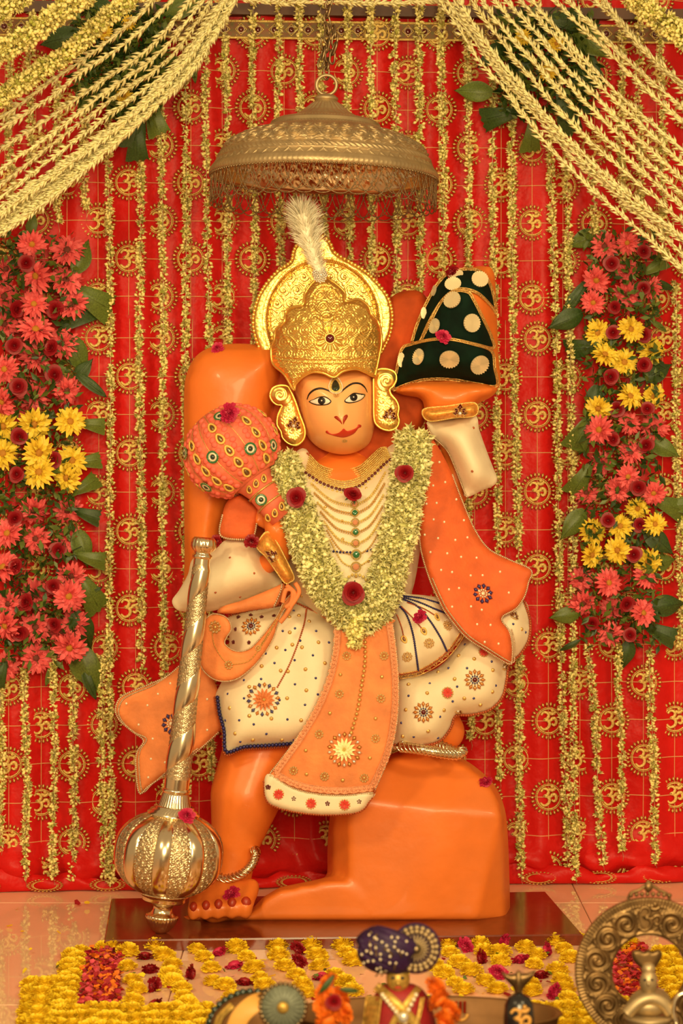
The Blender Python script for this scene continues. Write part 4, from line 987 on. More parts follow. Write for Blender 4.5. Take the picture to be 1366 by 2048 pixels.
# wrist bands
M_BROC = mat('orange_gold_brocade', (.88, .38, .07), .42, .35, var=.25, vscale=160)
for out, Yb, bc, rot, lab in (([(514,1094),(524,1072),(536,1064),(552,1082),(570,1115),(588,1154),(580,1164),(570,1166),(552,1142),(532,1114)], -.150, (990, 210), -62, 'gold brocade wrist band on the fist holding the pink mace'), (C7([(543,972),(700,950),(876,930),(882,1010),(740,1026),(576,1046)]), -.105, (780, 985), 0, 'gold brocade wrist band below the raised palm')):
    root = thing('wrist_band', lab, 'wrist band', P(*out[0], Yb))
    o, sW, pl = pillow('band', out, M_BROC, root, Y=Yb+.02, thick=.06, bulge=.03, w=22, step=2.5, relax=8, relief=lambda x, y: .0012*filigree(x, y, 8))
    MB().tube(on_surf(np.concatenate([pl, pl[:2]]), sW, .001), .0016, 5).build('gold_edge', M_GOLDTHREAD, root)
    c = (CA if rot else C7)([bc])[0]; orn('crest_brooch', 'crest', c[0], c[1]+(4 if not rot else 0), 19, sW, root, rot, off=.004)
# right sash (bright orange, falls from the raised arm)
sash = thing('sash', 'bright orange velvet sash with blue flower falling from the raised arm', 'sash', P(1018, 1325, -.05))
SR = [(860,878),(880,900),(905,950),(925,1003),(950,1060),(978,1098),(1020,1120),(1062,1140),(1057,1165),(1049,1193),(1032,1217),(1006,1232),(1004,1243),(1018,1262),(1024,1287),(1024,1316),(1018,1328),(971,1300),(930,1272),(893,1227),(877,1198),(860,1160),(843,1105),(838,1060),(845,980),(850,920)]
so, sS, _ = pillow('velvet', SR, M_VELO, sash, Y=-.05, thick=.012, bulge=.014, w=14, step=6, yfun=lambda x, y: -.014*np.sin((x-y*.25)*.024)-.062*np.clip((y-1050)/220, 0, 1)-.02*np.clip((1000-y)/120, 0, 1))
trim('silver_edge', SR[2:13], sS, M_TRIM, so, 2.6, off=.002); trim('silver_edge', SR[12:24], sS, M_TRIM, so, 2.6, off=.002)
trim('silver_edge', [(q[0]+(5 if k > 12 else -5), q[1]-3) for k, q in enumerate(SR)][13:22], sS, M_TRIM, so, 2., off=.002)
orn('blue_flower_brooch', 'blue', 966, 1187, 21, sS, so, 10)
st_ = [(x+(3 if (j % 2) else -12)+5*math.sin(j*7+i*3), y+6*math.sin(i*5+j)) for i, x in enumerate(range(860, 1040, 30)) for j, y in enumerate(range(930, 1310, 36))]
ok = inside(catmull(SR, 6), np.array(st_)) & (segdist(catmull(SR, 6), np.array(st_)) > 10); studs('pearl_studs', [q for q, k in zip(st_, ok) if k], sS, M_PEARL, so, 2.6)
# small orange cloth between pillar and pink mace
ruf = thing('cloth_square', 'red-orange cloth square with silver edging under the pink cloth mace', 'cloth', P(480, 1085, -.08))
CSQ = C6([(425,860),(500,790),(600,840),(678,892),(660,1000),(632,1112),(560,1135),(385,1105),(398,950)])
o, sQ, pq = pillow('cloth', CSQ, M_VELO, ruf, Y=-.075, thick=.01, bulge=.01, w=12, step=6)
trim('silver_edge', list(CSQ[2:9]), sQ, M_TRIM, ruf, 3., off=.002)
# left skirt
skirt = thing('skirt', 'cream skirt with sequin studs and jewelled flowers on the statue', 'skirt', P(690, 1500, -.05))
SL = CA([(1100,468),(1180,500),(1340,575),(1420,700),(1420,900),(1330,1120),(1230,1250),(1105,1285),(950,1298),(820,1302),(712,1332),(700,1200),(672,1100),(655,1010),(690,925),(735,840),(735,640),(735,545),(850,515),(950,500),(1040,488)])
fl_ = lambda x, y: -.006*np.sin(np.arctan2(x-600, y-1100)*15)*np.clip((y-1180)/150, 0, 1)-.05*np.clip((y-1250)/250, 0, 1)
o, sK, pk = pillow('skirt_front', SL, M_CREAM, skirt, Y=-.035, thick=.05, bulge=.058, w=55, step=6, relax=16, yfun=fl_)
trim('navy_edge', CA([(668,1010),(680,1100),(706,1200),(718,1318),(820,1292),(950,1284),(1105,1272)]), sK, M_TRIMB, o, 4.2, 7., off=.008)
trim('rust_edge', CA([(654,1010),(670,1100),(698,1200),(712,1334),(820,1306),(950,1300),(1105,1288)]), sK, M_TRIMR, o, 2.6, off=.006)
trim('rust_edge', CA([(735,545),(850,516),(950,500),(1090,470),(1180,502),(1340,575)]), sK, M_TRIMR, o, 2.8)
trim('braid_line', CA([(1175,510),(1160,600),(1120,720),(1075,830),(1010,950)]), sK, M_TRIMR, o, 2., 4.)
navy, gold = [], []
for i, (x, y) in enumerate(CA([(1103,517),(1240,530),(1110,617),(1040,632),(1230,632),(1140,687),(1303,697),(1055,740),(943,760),(1212,770),(993,814),(1108,798),(917,905),(820,912),(1228,900),(1110,935),(728,990),(820,1015),(1022,1025),(1240,993),(1167,1052),(715,1140),(793,1140),(875,1163),(1067,1135),(947,1217),(798,1262),(1103,1250)])): navy.append((x, y))
for x, y in CA([(1078,552),(1132,545),(1190,578),(1297,580),(1080,640),(1095,710),(1150,725),(1243,697),(1005,727),(920,832),(1028,858),(1070,862),(1170,850),(1280,815),(850,950),(740,1070),(850,1115),(975,1130),(1065,1015),(1175,970),(1145,1140),(770,1215),(870,1250),(1035,1250)]): gold.append((x, y))
studs('navy_studs', navy, sK, M_GEMB, o, 2.6); studs('gold_studs', gold, sK, M_TRIMG, o, 4.)
orn('jewelled_flower', 'bigo', *CA([(930,1022)])[0], 33, sK, o, 5)
orn('amber_brooch', 'amber', *CA([(860,605)])[0], 20, sK, o)
for q in CA([(788,553),(858,543),(920,553),(773,622),(760,695),(848,697),(990,545)]): orn('navy_brooch', 'small', *q, 4.5, sK, o)
# right skirt: lower tier, upper tier
LT = CB([(650,470),(800,455),(900,400),(1000,270),(1060,180),(1180,120),(1290,100),(1318,200),(1312,290),(1270,362),(1215,410),(1205,480),(1182,570),(1120,632),(1030,657),(955,662),(930,722),(880,782),(800,808),(720,812),(640,800)])
o2, sK2, _ = pillow('skirt_tier', LT, M_CREAM, skirt, Y=-.03, thick=.05, bulge=.05, w=45, step=6, relax=16, yfun=lambda x, y: -.006*np.sin(np.arctan2(x-800, y-1150)*13)-.02*np.clip((y-1300)/150, 0, 1))
trim('rust_edge', CB([(1290,105),(1318,200),(1312,290),(1270,362),(1215,412),(1205,480),(1182,572),(1120,634),(1030,659),(955,664),(930,724),(880,784),(800,810),(720,814),(650,802)]), sK2, M_TRIMR, o2, 3., off=.005)
for kd, q, r_ in (('amber',(1048,487),21),('amber',(797,645),21),('rose',(915,550),12),('rose',(1092,350),11)): orn('amber_brooch' if kd == 'amber' else 'cloth_rose', kd, *CB([q])[0], r_, sK2, o2)
for q in ((965,640),(1190,425),(1240,180)): orn('edge_brooch', 'crest', *CB([q])[0], 12, sK2, o2, 30)
studs('navy_studs', CB([(828,505),(920,430),(1010,430),(725,565),(962,520),(1150,515),(1043,577),(690,697),(878,667),(750,765),(868,770),(940,592),(1295,255),(1235,215),(1000,315),(1130,398)]), sK2, M_GEMB, o2, 2.6)
studs('gold_studs', CB([(870,450),(970,370),(725,510),(815,552),(950,483),(997,577),(1133,545),(1075,608),(712,633),(897,635),(820,737),(697,762),(1045,385),(1135,440),(1275,240)]), sK2, M_TRIMG, o2, 4.)
UT = CB([(640,180),(665,80),(740,70),(870,90),(900,160),(985,262),(940,330),(880,388),(780,447),(680,468),(640,470)])
o3, sK3, _ = pillow('skirt_overlay', UT, M_CREAM, skirt, Y=-.075, thick=.02, bulge=.035, w=40, step=6, relax=10, yfun=lambda x, y: -.007*np.sin(np.arctan2(x-785, y-1170)*14))
braid('gold_lace_edge', CB([(680,470),(780,450),(880,392),(940,334),(985,265)]), sK3, M_TRIMG, o3, 5.)
trim('rust_edge', CB([(680,460),(780,440),(875,382),(935,324),(978,262)]), sK3, M_TRIMR, o3, 2.6)
for pth in ([(670,115),(715,170),(745,260),(760,350),(772,440)],[(690,90),(770,130),(830,200),(880,280),(912,348)],[(690,82),(780,110),(850,140),(900,160)],[(700,78),(790,90),(870,112)]): trim('navy_line', CB(pth), sK3, M_TRIMB, o3, 2.4)
for pth in ([(668,170),(690,230),(703,290)],[(690,130),(750,190),(800,250)],[(720,110),(800,140),(865,180)]):
    trim('gold_line', CB(pth), sK3, M_TRIMR, o3, 1.6); orn('drop_pendant', 'drop', *CB([pth[-1]])[0], 7, sK3, o3, 150)
for q in ((825,308),(718,375)): orn('gold_rosette', 'gold', *CB([q])[0], 11, sK3, o3)
orn('gold_rosette', 'gold', *CB([(915,222)])[0], 11, sK3, o3)
# paisley sash end over the skirt
pais = thing('paisley_sash', 'orange paisley sash end curling over the cream skirt', 'sash', P(450, 1360, -.13))
PO = CA([(600,565),(650,535),(712,550),(743,590),(742,640),(706,690),(740,732),(790,748),(852,732),(922,662),(1010,542),(1045,470),(1095,420),(1085,470),(1055,500),(1022,562),(982,682),(902,802),(802,892),(722,918),(640,902),(572,825),(580,700)])
o, sP, pp = pillow('velvet', PO, M_VELO2, pais, Y=-.130, thick=.01, bulge=.008, w=10, step=5, yfun=lambda x, y: .0+.02*np.clip((470-x)/60, 0, 1))
trim('silver_edge', [tuple(q) for q in pp[::3]]+[tuple(pp[0])], sP, M_TRIM, o, 2., off=.002)
for q, r_ in (((655,610),14),((733,825),10),((900,730),7)): orn('pearl_rosette', 'gold', *CA([q])[0], r_, sP, o)
for pth in ([(640,650),(650,710),(690,780),(730,820)],[(760,822),(850,800),(930,700),(1000,580),(1050,480)],[(905,725),(960,640),(1010,560)]): trim('gold_line', CA(pth), sP, M_TRIMG, o, 1.4)
o, sP2, _ = pillow('sash_fold', C6([(360,1690),(400,1642),(560,1592),(760,1512),(865,1470),(850,1565),(795,1645),(640,1668),(480,1695)]), M_VELO2, pais, Y=-.115, thick=.012, bulge=.012, w=12, step=5)
trim('silver_edge', C6([(850,1475),(835,1540),(790,1640)]), sP2, M_TRIM, o, 3.)
kn = MB()
for a in ([(565,1205),(572,1180),(585,1182),(582,1205),(570,1215)], [(572,1170),(590,1190),(575,1225),(560,1245)], [(590,1165),(598,1185),(580,1215)]): 
    q = catmull(a, 4, False); kn.tube(Pn(q[:, 0], q[:, 1], np.full(len(q), -.15)), .0046, 8)
kn.build('knot', M_VELO2, pais)
# left sash behind the silver mace
ls = thing('sash', 'faded orange velvet sash end spread behind the silver mace', 'sash', P(280, 1585, -.02))
LS = CA([(470,815),(380,890),(270,940),(160,985),(110,1018),(88,1080),(112,1140),(180,1200),(248,1255),(212,1320),(204,1400),(224,1553),(280,1512),(400,1430),(560,1310),(672,1210),(700,1150),(680,1000),(640,900),(560,790)])
o, sLS, pl_ = pillow('velvet', LS, M_VELO2, ls, Y=-.03, thick=.012, bulge=.012, w=14, step=6, yfun=lambda x, y: -.012*np.sin((x+y*.5)*.03))
trim('silver_edge', LS[:16], sLS, M_TRIM, o, 3., off=.002, smooth=True); trim('silver_edge', [(a+(6 if a < 330 else -2), b-(3 if b > 1480 else -3)) for a, b in LS[1:15]], sLS, M_TRIM, o, 2.2, off=.002)
orn('blue_flower_brooch', 'blue', *CA([(405,1160)])[0], 21, sLS, o, 8)
studs('pearl_studs', CA([(150,1045),(270,1055),(220,1165),(300,1245),(290,1360),(275,1465),(370,1380),(610,1195),(400,930),(330,990),(610,1020)]), sLS, M_PEARL, o, 2.6)
# apron panel
ap = thing('apron', 'long orange apron panel with pink lace and cream hem hanging between the legs', 'apron', P(650, 1620, -.15))
AO = CB([(365,190),(366,215),(357,350),(322,500),(252,650),(167,790),(52,940),(20,985),(30,1070),(80,1108),(200,1136),(340,1146),(480,1132),(532,1082),(562,1020),(622,880),(652,780),(672,650),(674,480),(662,330),(646,215),(645,190)])
apf = lambda x, y: -.03*np.clip((y-1250)/250, 0, 1)-.006*np.sin((x-.35*(1500-y))*.028)
o, sA, _ = pillow('velvet', AO, M_VELO2, ap, Y=-.135, thick=.012, bulge=.008, w=12, step=6, yfun=apf)
HO = CB([(48,945),(20,985),(30,1070),(80,1108),(200,1136),(340,1146),(480,1132),(532,1082),(556,1036),(400,1050),(260,1040),(150,1010)])
h_, sHm, _ = pillow('cream_hem', HO, M_CREAM, ap, Y=-.0035, thick=.003, bulge=.003, w=6, step=5, yfun=sA)
LB = [CB(q) for q in ([(378,215),(370,350),(335,500),(268,650),(183,790),(75,940)], [(632,215),(648,330),(660,480),(657,650),(638,780),(608,880),(548,1012)], [(75,945),(160,990),(265,1018),(400,1028),(548,1014)])]
for k, pth in enumerate(LB):
    q = catmull(pth, 4, False); t = np.gradient(q, axis=0); t /= np.linalg.norm(t, axis=1)[:, None]; nn = np.stack([-t[:, 1], t[:, 0]], -1)
    if k == 1: nn = -nn
    mb = MB(); V = []
    wv = 5.5+1.2*np.sin(np.arange(len(q))*1.6)
    a_ = on_surf(q-nn*6, sA, .0045); b_ = on_surf(q+nn*wv[:, None]*(-1 if k == 0 else 1)*(-1 if k == 0 else 1), sA, .0045)
    V = np.concatenate([a_, b_]); n = len(q); F = [(i, i+1, n+i+1, n+i) for i in range(n-1)]
    mb.add(V, F); mb.add(V+np.array([0, .0012, 0]), [f[::-1] for f in F])
    mb.tube(a_, .001, 4); mb.tube(b_, .0013, 4)
    beads(mb, on_surf(q, sA, .005), .0022, .0075); mb.build('pink_lace', M_LACE, ap)
for pth in ([(366,215),(357,350),(322,500),(252,650),(167,790),(52,940)], [(646,215),(662,330),(674,480),(672,650),(652,780),(622,880),(562,1020)], [(52,955),(150,1012),(260,1042),(400,1052),(550,1040)]): trim('silver_edge', CB(pth), sA, M_TRIM, ap, 2.6, off=.004)
trim('rust_edge', CB([(20,985),(30,1070),(80,1108),(200,1136),(340,1146),(480,1132),(532,1082),(560,1030)]), sA, M_TRIMR, ap, 2.8, off=.003)
orn('jewelled_flower', 'bigw', *CB([(412,828)])[0], 34, sA, ap)
for q in ((423,370),(605,370),(387,555),(590,577),(288,752),(563,773),(163,930),(315,958),(508,966)): orn('gold_rosette', 'gold', *CB([q])[0], 10, sA, ap)
studs('gold_studs', CB([(392,462),(595,473),(341,650),(564,676),(223,832),(536,868),(227,948),(404,977)]), sA, M_TRIMG, ap, 4.)
trim('pearl_line', CB([(513,280),(512,400),(495,520),(475,640),(445,745)]), sA, M_TRIMG, ap, 4.2, 8.5, off=.002)
for q, r_ in (((90,1045),12),((250,1090),12),((413,1096),12)): orn('cloth_rose', 'rose', *CB([q])[0], r_, sA, ap, off=.005)
for q in ((40,1010),(165,1066),(330,1090),(483,1080)): orn('red_bead_flower', 'small', *CB([q])[0], 6, sA, ap, off=.005)
# ================================================================== HILL ON THE RAISED PALM + VELVET
hill = thing('hill', 'orange rocky hill held up on the raised palm, draped in green velvet', 'hill', P(890, 790, -.04))
MO = C7([(345,850),(372,720),(405,580),(470,530),(500,430),(560,290),(640,150),(720,80),(830,55),(930,40),(1000,80),(1018,320),(1030,600),(1034,825),(900,815),(700,790),(500,800)])
o, sM, _ = pillow('hill_rock', MO, M_ORANGE, hill, Y=-.02, thick=.09, bulge=.095, w=75, step=6, relax=20)
vel = thing('velvet_drape', 'bottle green velvet drape with pleated gold discs on the hill', 'drape', P(870, 780, -.12))
VP = [(C7([(468,532),(498,430),(558,288),(640,148),(720,78),(830,60),(920,80),(985,180),(1016,342),(985,302),(900,218),(800,188),(720,212),(650,282),(580,402),(512,542)]), .005), (C7([(522,532),(588,402),(658,272),(740,205),(830,208),(870,260),(940,400),(985,500),(996,572),(880,548),(740,518),(620,518)]), .009), (C7([(343,848),(368,720),(403,580),(468,547),(600,517),(720,515),(860,545),(985,592),(1006,700),(1018,818),(880,803),(720,777),(560,777),(440,807)]), .013)]
for out, of in VP:
    o, sV, pv = pillow('velvet_layer', out, M_VELG, vel, Y=-of, thick=.005, bulge=.003, w=5, step=5, yfun=sM)
    braid('gold_braid', out+out[:1], sV, M_TRIMG, o, 2.2, .003)
sV = lambda x, y: sM(x, y)-.017
for q, r_, sx in (((735,155),14,1.2),((910,125),17,1.),((730,260),18,1.),((615,430),16,.8),((857,410),18.5,1.),((510,630),17,.78),((712,645),20,1.),((908,682),20,1.),((400,650),15,.5),((545,345),12,.5),((750,90),10,1.6),((612,200),12,.5)):
    a, b = C7([q])[0]; orn('gota_disc', 'disc', a, b, r_, sV, vel, 0, sx, off=.003)
# ================================================================== PINK CLOTH-COVERED MACE
pm = thing('cloth_mace', 'pink cloth-covered mace with gold mirror patches against the shoulder', 'mace', P(545, 1033, -.12))
Cc = P(464, 902, -.105); dz = (P(511, 963, -.115)-Cc).normalized()
XF = Matrix.Translation(Cc)@dz.to_track_quat('Z', 'Y').to_matrix().to_4x4()
prof = [(.092*math.sqrt(max(0, 1-(q/.088)**2))+.0005, q) for q in np.linspace(-.088, .074, 44)]
ribs = 18
rad = lambda th, z, r: r*(1+.035*np.abs(np.cos(th*ribs/2)))+.0012*np.sin(z*420)*np.sin(th*ribs)**2*np.clip(r/.05, 0, 1)
MB().lathe(prof, 216, 0, XF, rad).build('bulb', M_PINKC, pm)
MB().lathe([(.044, .066), (.036, .08), (.031, .095), (.030, .13), (.026, .165), (.0, .166)], 48, 0, XF).build('neck', M_PINKC, pm)
def on_bulb(th, z):
    r = .092*math.sqrt(max(0, 1-(z/.088)**2)); r2 = r*(1+.035*abs(math.cos(th*ribs/2)))
    p = XF@Vector((r2*math.cos(th), r2*math.sin(th), z)); n = (XF.to_3x3()@Vector((math.cos(th)*r/.0081, math.sin(th)*r/.0081, z/.0077*1.0))).normalized()
    return p, n
for k in range(ribs):
    th = 2*PI*(k+.5)/ribs
    MB().tube([on_bulb(th, z)[0] for z in np.linspace(-.082, .070, 26)], .0013, 5).build('gold_cord', M_TRIMG, pm)
# surface patches: choose meridians facing the camera
front = min(range(360), key=lambda d: on_bulb(math.radians(d), 0)[1].y)
def patch(nm, kd, deg, z, r_, ax=None):
    p, n = on_bulb(math.radians(front+deg), z)
    q = Vector((0, -1, 0)).rotation_difference(n).to_matrix().to_4x4()@Matrix.Rotation(math.radians(-38), 4, 'Y')
    obj(nm, BR[kd], pm, p+n*.004, q.to_euler(), r_)
pv_, pf_ = UVS(8, 5); Lp, Rp = [], []
for k in range(ribs):
    for z in np.linspace(-.074, .066, 13):
        p_, n_ = on_bulb(2*PI*k/ribs+random.uniform(-.03, .03), z+random.uniform(-.002, .002)); Lp.append(tuple(p_)); Rp.append(tuple(n_))
Rp = np.array(Rp); MB().scatter((pv_*np.array([.0072, .0062, .004]), pf_), rand_rot(len(Rp), Rp), np.array(Lp)).build('cloth_puffs', mat('coral_puffs', (.86, .16, .11), .7), pm, kind='stuff')
for deg in (-80, -40, 0, 40, 80):
    for z in ((-.045, -.018, .010, .036, .058) if deg in (0, 40, -40) else (-.02, .02)): patch('mirror_patch', 'drop', deg, z, .0105)
for deg, z in ((-20, -.055), (20, .0), (62, .03), (-60, .045), (62, -.045), (-22, .03)): patch('green_eye_patch', 'eye', deg, z, .0125)
for z, r_ in ((.07, .043), (.10, .0315), (.128, .031)): MB().tube([XF@Vector((r_*math.cos(t), r_*math.sin(t), z)) for t in np.arange(32)*PI/16], .0022, 6, closed=True).build('gold_cord', M_TRIMG, pm)
for k, (th, z) in enumerate(((0, .084), (30, .085), (-30, .085), (10, .152), (40, .15), (-20, .15))):
    t = math.radians(front+th); n = (XF.to_3x3()@Vector((math.cos(t), math.sin(t), .2))).normalized()
    obj('mirror_patch', BR['drop'], pm, XF@Vector((.036*math.cos(t), .036*math.sin(t), z)), Vector((0, -1, 0)).rotation_difference(n).to_euler(), .0075)
t = math.radians(front+20); obj('green_eye_patch', BR['eye'], pm, XF@Vector((.034*math.cos(t), .034*math.sin(t), .115)), (0, 0, 0), .0115)

# ================================================================== JEWELLERY
col = thing('collar_necklace', 'broad gold bead collar with dark red drops below the statue chin', 'necklace', P(690, 975, -.12))
inn = catmull(C8([(360,215),(430,285),(520,318),(620,322),(720,292),(800,222),(860,168),(905,160)]), 3, False); outr = catmull(C8([(330,330),(440,400),(540,440),(620,452),(720,420),(830,330),(890,270),(935,235)]), 3, False)
N_ = 90
ri = lambda c: np.stack([np.interp(np.linspace(0, 1, N_), np.linspace(0, 1, len(c)), c[:, k]) for k in (0, 1)], -1)
inn, outr = ri(inn), ri(outr)
for k in range(9):
    t = k/8; path = inn*(1-t)+outr*t
    beads(MB(), on_surf(path, sT, .004+.004*math.sin(t*PI)), .0018, .0033).build('bead_row', M_GOLDTHREAD, col)
beads(MB(), on_surf(outr+np.array([0, 4.]), sT, .004), .0036, .0085).build('garnet_drops', M_GEMR, col)
beads(MB(), on_surf(outr+np.array([0, 9.]), sT, .003), .0024, .0085).build('gold_drops', M_GOLDTHREAD, col)
nk = thing('layered_necklace', 'seven-tier gold bead necklace with round pendants down the cream chest', 'necklace', P(709, 1135, -.13))
ctrs = [(680,570),(682,630),(685,700),(687,770),(688,850),(692,932),(690,1020)]
for k, (cx, cy_) in enumerate(ctrs):
    f = k/6; lx, ly = 370+150*f*.9, 420+430*f*.95; rx, ry = 900-40*f, 340+490*f
    for sx, sy in ((lx, ly), (rx, ry)):
        mid = ((sx+cx)/2+(-8 if sx < cx else 8), sy+(cy_-sy)*(.80 if sx < cx else .72))
        q = catmull(C8([(sx, sy), mid, (cx, cy_+8)]), 3, False)
        for dd in ((0, 3.5) if k < 5 else (0,)):
            beads(MB(), on_surf(q+np.array([0, dd]), sT, .004), .0021 if not dd else .0014, .0042).build('bead_chain', M_GOLDTHREAD if k % 2 == 0 else M_TRIMG, nk)
    orn('round_pendant', 'medg' if k % 2 else 'medp', *C8([(cx, cy_)])[0], 9 if k < 5 else 11, sT, nk, off=.006)
for seg in ([(505,905),(580,915),(650,915)], [(770,905),(830,890)]): trim('navy_beads', C8(seg), sT, M_TRIMB, nk, 2.6, 5., off=.004)
beads(MB(), on_surf(catmull(C8([(600,1130),(650,1085),(690,1075),(740,1090),(780,1130)]), 3, False), sT, .008), .0032, .006).build('pendant_cluster', M_GOLDTHREAD, nk)
# chest garland
gar = thing('flower_garland', 'thick white jasmine garland with red roses round the statue neck', 'garland', P(705, 1270, -.15))
def gpath(pts, y0, y1): 
    q = catmull(C8(pts), 6, False); n = len(q); return Pn(q[:, 0], q[:, 1], np.minimum(y0+(y1-y0)*np.clip(np.linspace(0, 2.2, n), 0, 1), sT(q[:, 0], q[:, 1])-.020))
for pts in ([(160,235),(185,430),(280,650),(345,850),(420,1050),(530,1235),(640,1345),(720,1395)], [(1105,70),(1085,300),(1045,550),(990,800),(930,1020),(880,1200),(810,1340),(720,1395)]):
    pa = gpath(pts, -.09, -.135)
    mb = bud_rope(pa, .034, 11000, .0145, .75, .06); mb.tube(resample(pa, .02), .027, 8, 1)
    mb.build('jasmine_rope', [mat('garland_jasmine', (1.0, .93, .47), .6, var=.04, vscale=90), mat('garland_green', (.66, .64, .22), .6)], gar)
ta = Pn(*np.array(C8([(700,1380),(690,1450),(680,1530),(678,1590)])).T, np.array([-.16, -.165, -.165, -.165]))
bud_rope(ta, .011, 4200, .013, .5, .06, down=(0, 0, -1.2)).build('tassel', [M_JAS, M_JASG], gar)
for q, r_, Yq in (((262,525),21,-.185), ((1043,345),19,-.180), ((670,1205),24,-.205)):
    a, b = C8([q])[0]; obj('rose', ME_ROSE[0], gar, P(a, b, Yq), (.1, r_, -.1), r_*.00096)
a, b = C8([(668,505)])[0]; obj('rose', ME_ROSE[1], None, P(a, b, -.135), (-.7, .4, 0), .0175, label='small red rose lying on the gold collar above the pendants', cat='flower')
# ---- silver anklets
for pts, r_, lab, Yr in (([(436,1752),(452,1757),(478,1750),(500,1735),(512,1712),(508,1700)], 9, 'twisted silver anklet above the statue foot', -.06), ([(800,1494),(830,1497),(860,1502),(890,1508),(915,1510),(926,1502)], 11, 'twisted silver anklet below the cream skirt hem on the rock', -.085)):
    q = catmull(pts, 2., False); c = Pn(q[:, 0], q[:, 1], Yr-.03*np.sin(np.linspace(0, PI, len(q)))); n = len(c)
    back = c[::-1].copy(); back[:, 1] = Yr+.05*np.sin(np.linspace(0, PI, n)); back[:, 2] += .006*np.sin(np.linspace(0, PI, n))
    root = thing('anklet', lab, 'anklet', tuple(c[n//2]))
    loop = np.concatenate([c, back[2:-2]])
    MB().tube(loop, r_*.00085, 8, closed=True).build('ring', M_SILVER, root)
    mb = MB()
    for ph in range(4):
        L_ = np.arange(len(loop)); t = np.gradient(loop, axis=0); t /= np.linalg.norm(t, axis=1)[:, None]+1e-9
        u_ = np.cross(t, (0, .3, 1)); u_ /= np.linalg.norm(u_, axis=1)[:, None]+1e-9; v_ = np.cross(t, u_); an = L_*.42+ph*PI/2
        mb.tube(loop+r_*.0008*(np.cos(an)[:, None]*u_+np.sin(an)[:, None]*v_), .0021, 5, closed=False)
    mb.build('twisted_wire', M_SILVER, root)
# ---- loose blossoms lying on the statue and its things
for px, py, Y, r_, me_, lab in ((435,697,.0,14,ME_CARN[0],'magenta blossom on top of the orange pillar shoulder'), (457,826,-.195,22,ME_CARN[1],'magenta blossom on the pink cloth mace'), (433,1082,-.135,13,ME_CARNR[0],'dark red blossom beside the silver mace knob'), (503,1084,-.14,16,ME_CARNR[1],'dark red blossom at the corner of the cloth square'),
        (885,674,-.135,17,ME_CARN[0],'magenta blossom between the green velvet bands'), (903,545,-.05,17,ME_CARNR[0],'dark red blossom on top of the hill'), (838,1233,-.155,16,ME_CARN[1],'pink blossom on the blue beaded skirt overlay'), (971,1562,-.05,15,ME_CARN[0],'magenta blossom on the shoulder of the orange rock'), (462,1787,-.12,19,ME_CARN[1],'magenta blossom on the statue toes')):
    obj('blossom', me_, None, P(px, py, Y), (-.5, px*.1, .1), r_*.00098, label=lab, cat='flower')
# ================================================================== SILVER MACE (stands on the slab, leans on the sleeve)
gm = thing('silver_mace', 'tall silver mace with fluted orb standing upside down on the slab', 'mace', P(320, 1867, -.184))
B0 = P(320, 1867, -.184); Tp = P(409, 1075, -.175); k_ = (Tp-B0).length/797.
XM = Matrix.Translation(B0)@(Tp-B0).to_track_quat('Z', 'Y').to_matrix().to_4x4()
def lat(name, prof, seg, mats, rad=None, m=0, parent=gm, step=None):
    pr = np.array(prof, float)*k_
    if step: 
        t = [np.linspace(a[1], b[1], max(2, int(abs(b[1]-a[1])/(step*k_)))) for a, b in zip(pr[:-1], pr[1:])]
        z = np.unique(np.concatenate(t)); pr = np.stack([np.interp(z, pr[:, 1], pr[:, 0]), z], -1)
    return MB().lathe(pr, seg, m, XM, rad).build(name, mats, parent)
lat('foot_finial', [(0,0),(9,1),(18,7),(26,16),(31,25),(33,31),(33,36),(30,38)], 120, M_SILVER, lambda th, z, r: r*(1-.05*np.abs(np.sin(th*14))), step=1.5)
lat('neck', [(30,37),(24,40),(20,46),(19,52),(21,58),(26,63),(30,65)], 48, M_SILVER)
lat('lower_ring', [(28,64),(41,65),(44,68),(43,72),(46,76),(50,79),(52,82),(48,84)], 96, M_SILVER, lambda th, z, r: r*(1+.012*np.cos(th*60)*(z > 74*k_)))
NS = 9
def orbr(th, z, r):
    ph = (th*NS/(2*PI)) % 1; plain = ph < .5
    bul = np.where(plain, np.sin(ph/.5*PI)**.6*.055, .012)
    f = filigree(th*100, z/k_, 13.)*3.2*k_
    return r*(.965+bul)+np.where(plain, 0, f)-np.minimum(np.exp(-((ph-.5)/.02)**2)+np.exp(-(ph/.02)**2)+np.exp(-((ph-1)/.02)**2), 1)*2.2*k_
zz = np.linspace(80, 240, 150); op = [(104*math.sqrt(max(.001, 1-abs((q-160)/85)**2.5))+4, q) for q in zz]
lat('orb', op, 432, [M_SILVER, M_SILVERR], orbr, m=lambda th, z: (((th*NS/(2*PI)) % 1) >= .5).astype(int))
lat('upper_ring', [(46,236),(52,238),(53,242),(47,245),(47,248),(40,251),(40,255),(35,257)], 96, M_SILVER, lambda th, z, r: r*(1+.014*np.cos(th*50)*(z > 246*k_)))
lat('fluted_collar', [(34,256),(30,268),(26,284),(28,286),(28,290),(25,292)], 144, M_SILVER, lambda th, z, r: r*(1-.04*np.abs(np.sin(th*18))*(z < 283*k_)), step=2)
def shr(th, z, r):
    ph = (th/(2*PI)-z/k_/112.+.1) % 1; plain = ph < .5
    e = np.clip((z/k_-312)/10, 0, 1)*np.clip((742-z/k_)/10, 0, 1)
    return r+k_*e*np.where(plain, 2.6*np.sin(ph/.5*PI)**.7, -.6+filigree(th*22, z/k_, 9.)*1.8)
lat('shaft', [(25,290),(25.5,312),(16.5,756)], 132, [M_SILVER, M_SILVERR], shr, m=lambda th, z: ((((th/(2*PI)-z/k_/112.+.1) % 1) >= .5) & (z > 312*k_) & (z < 742*k_)).astype(int), step=1.5)
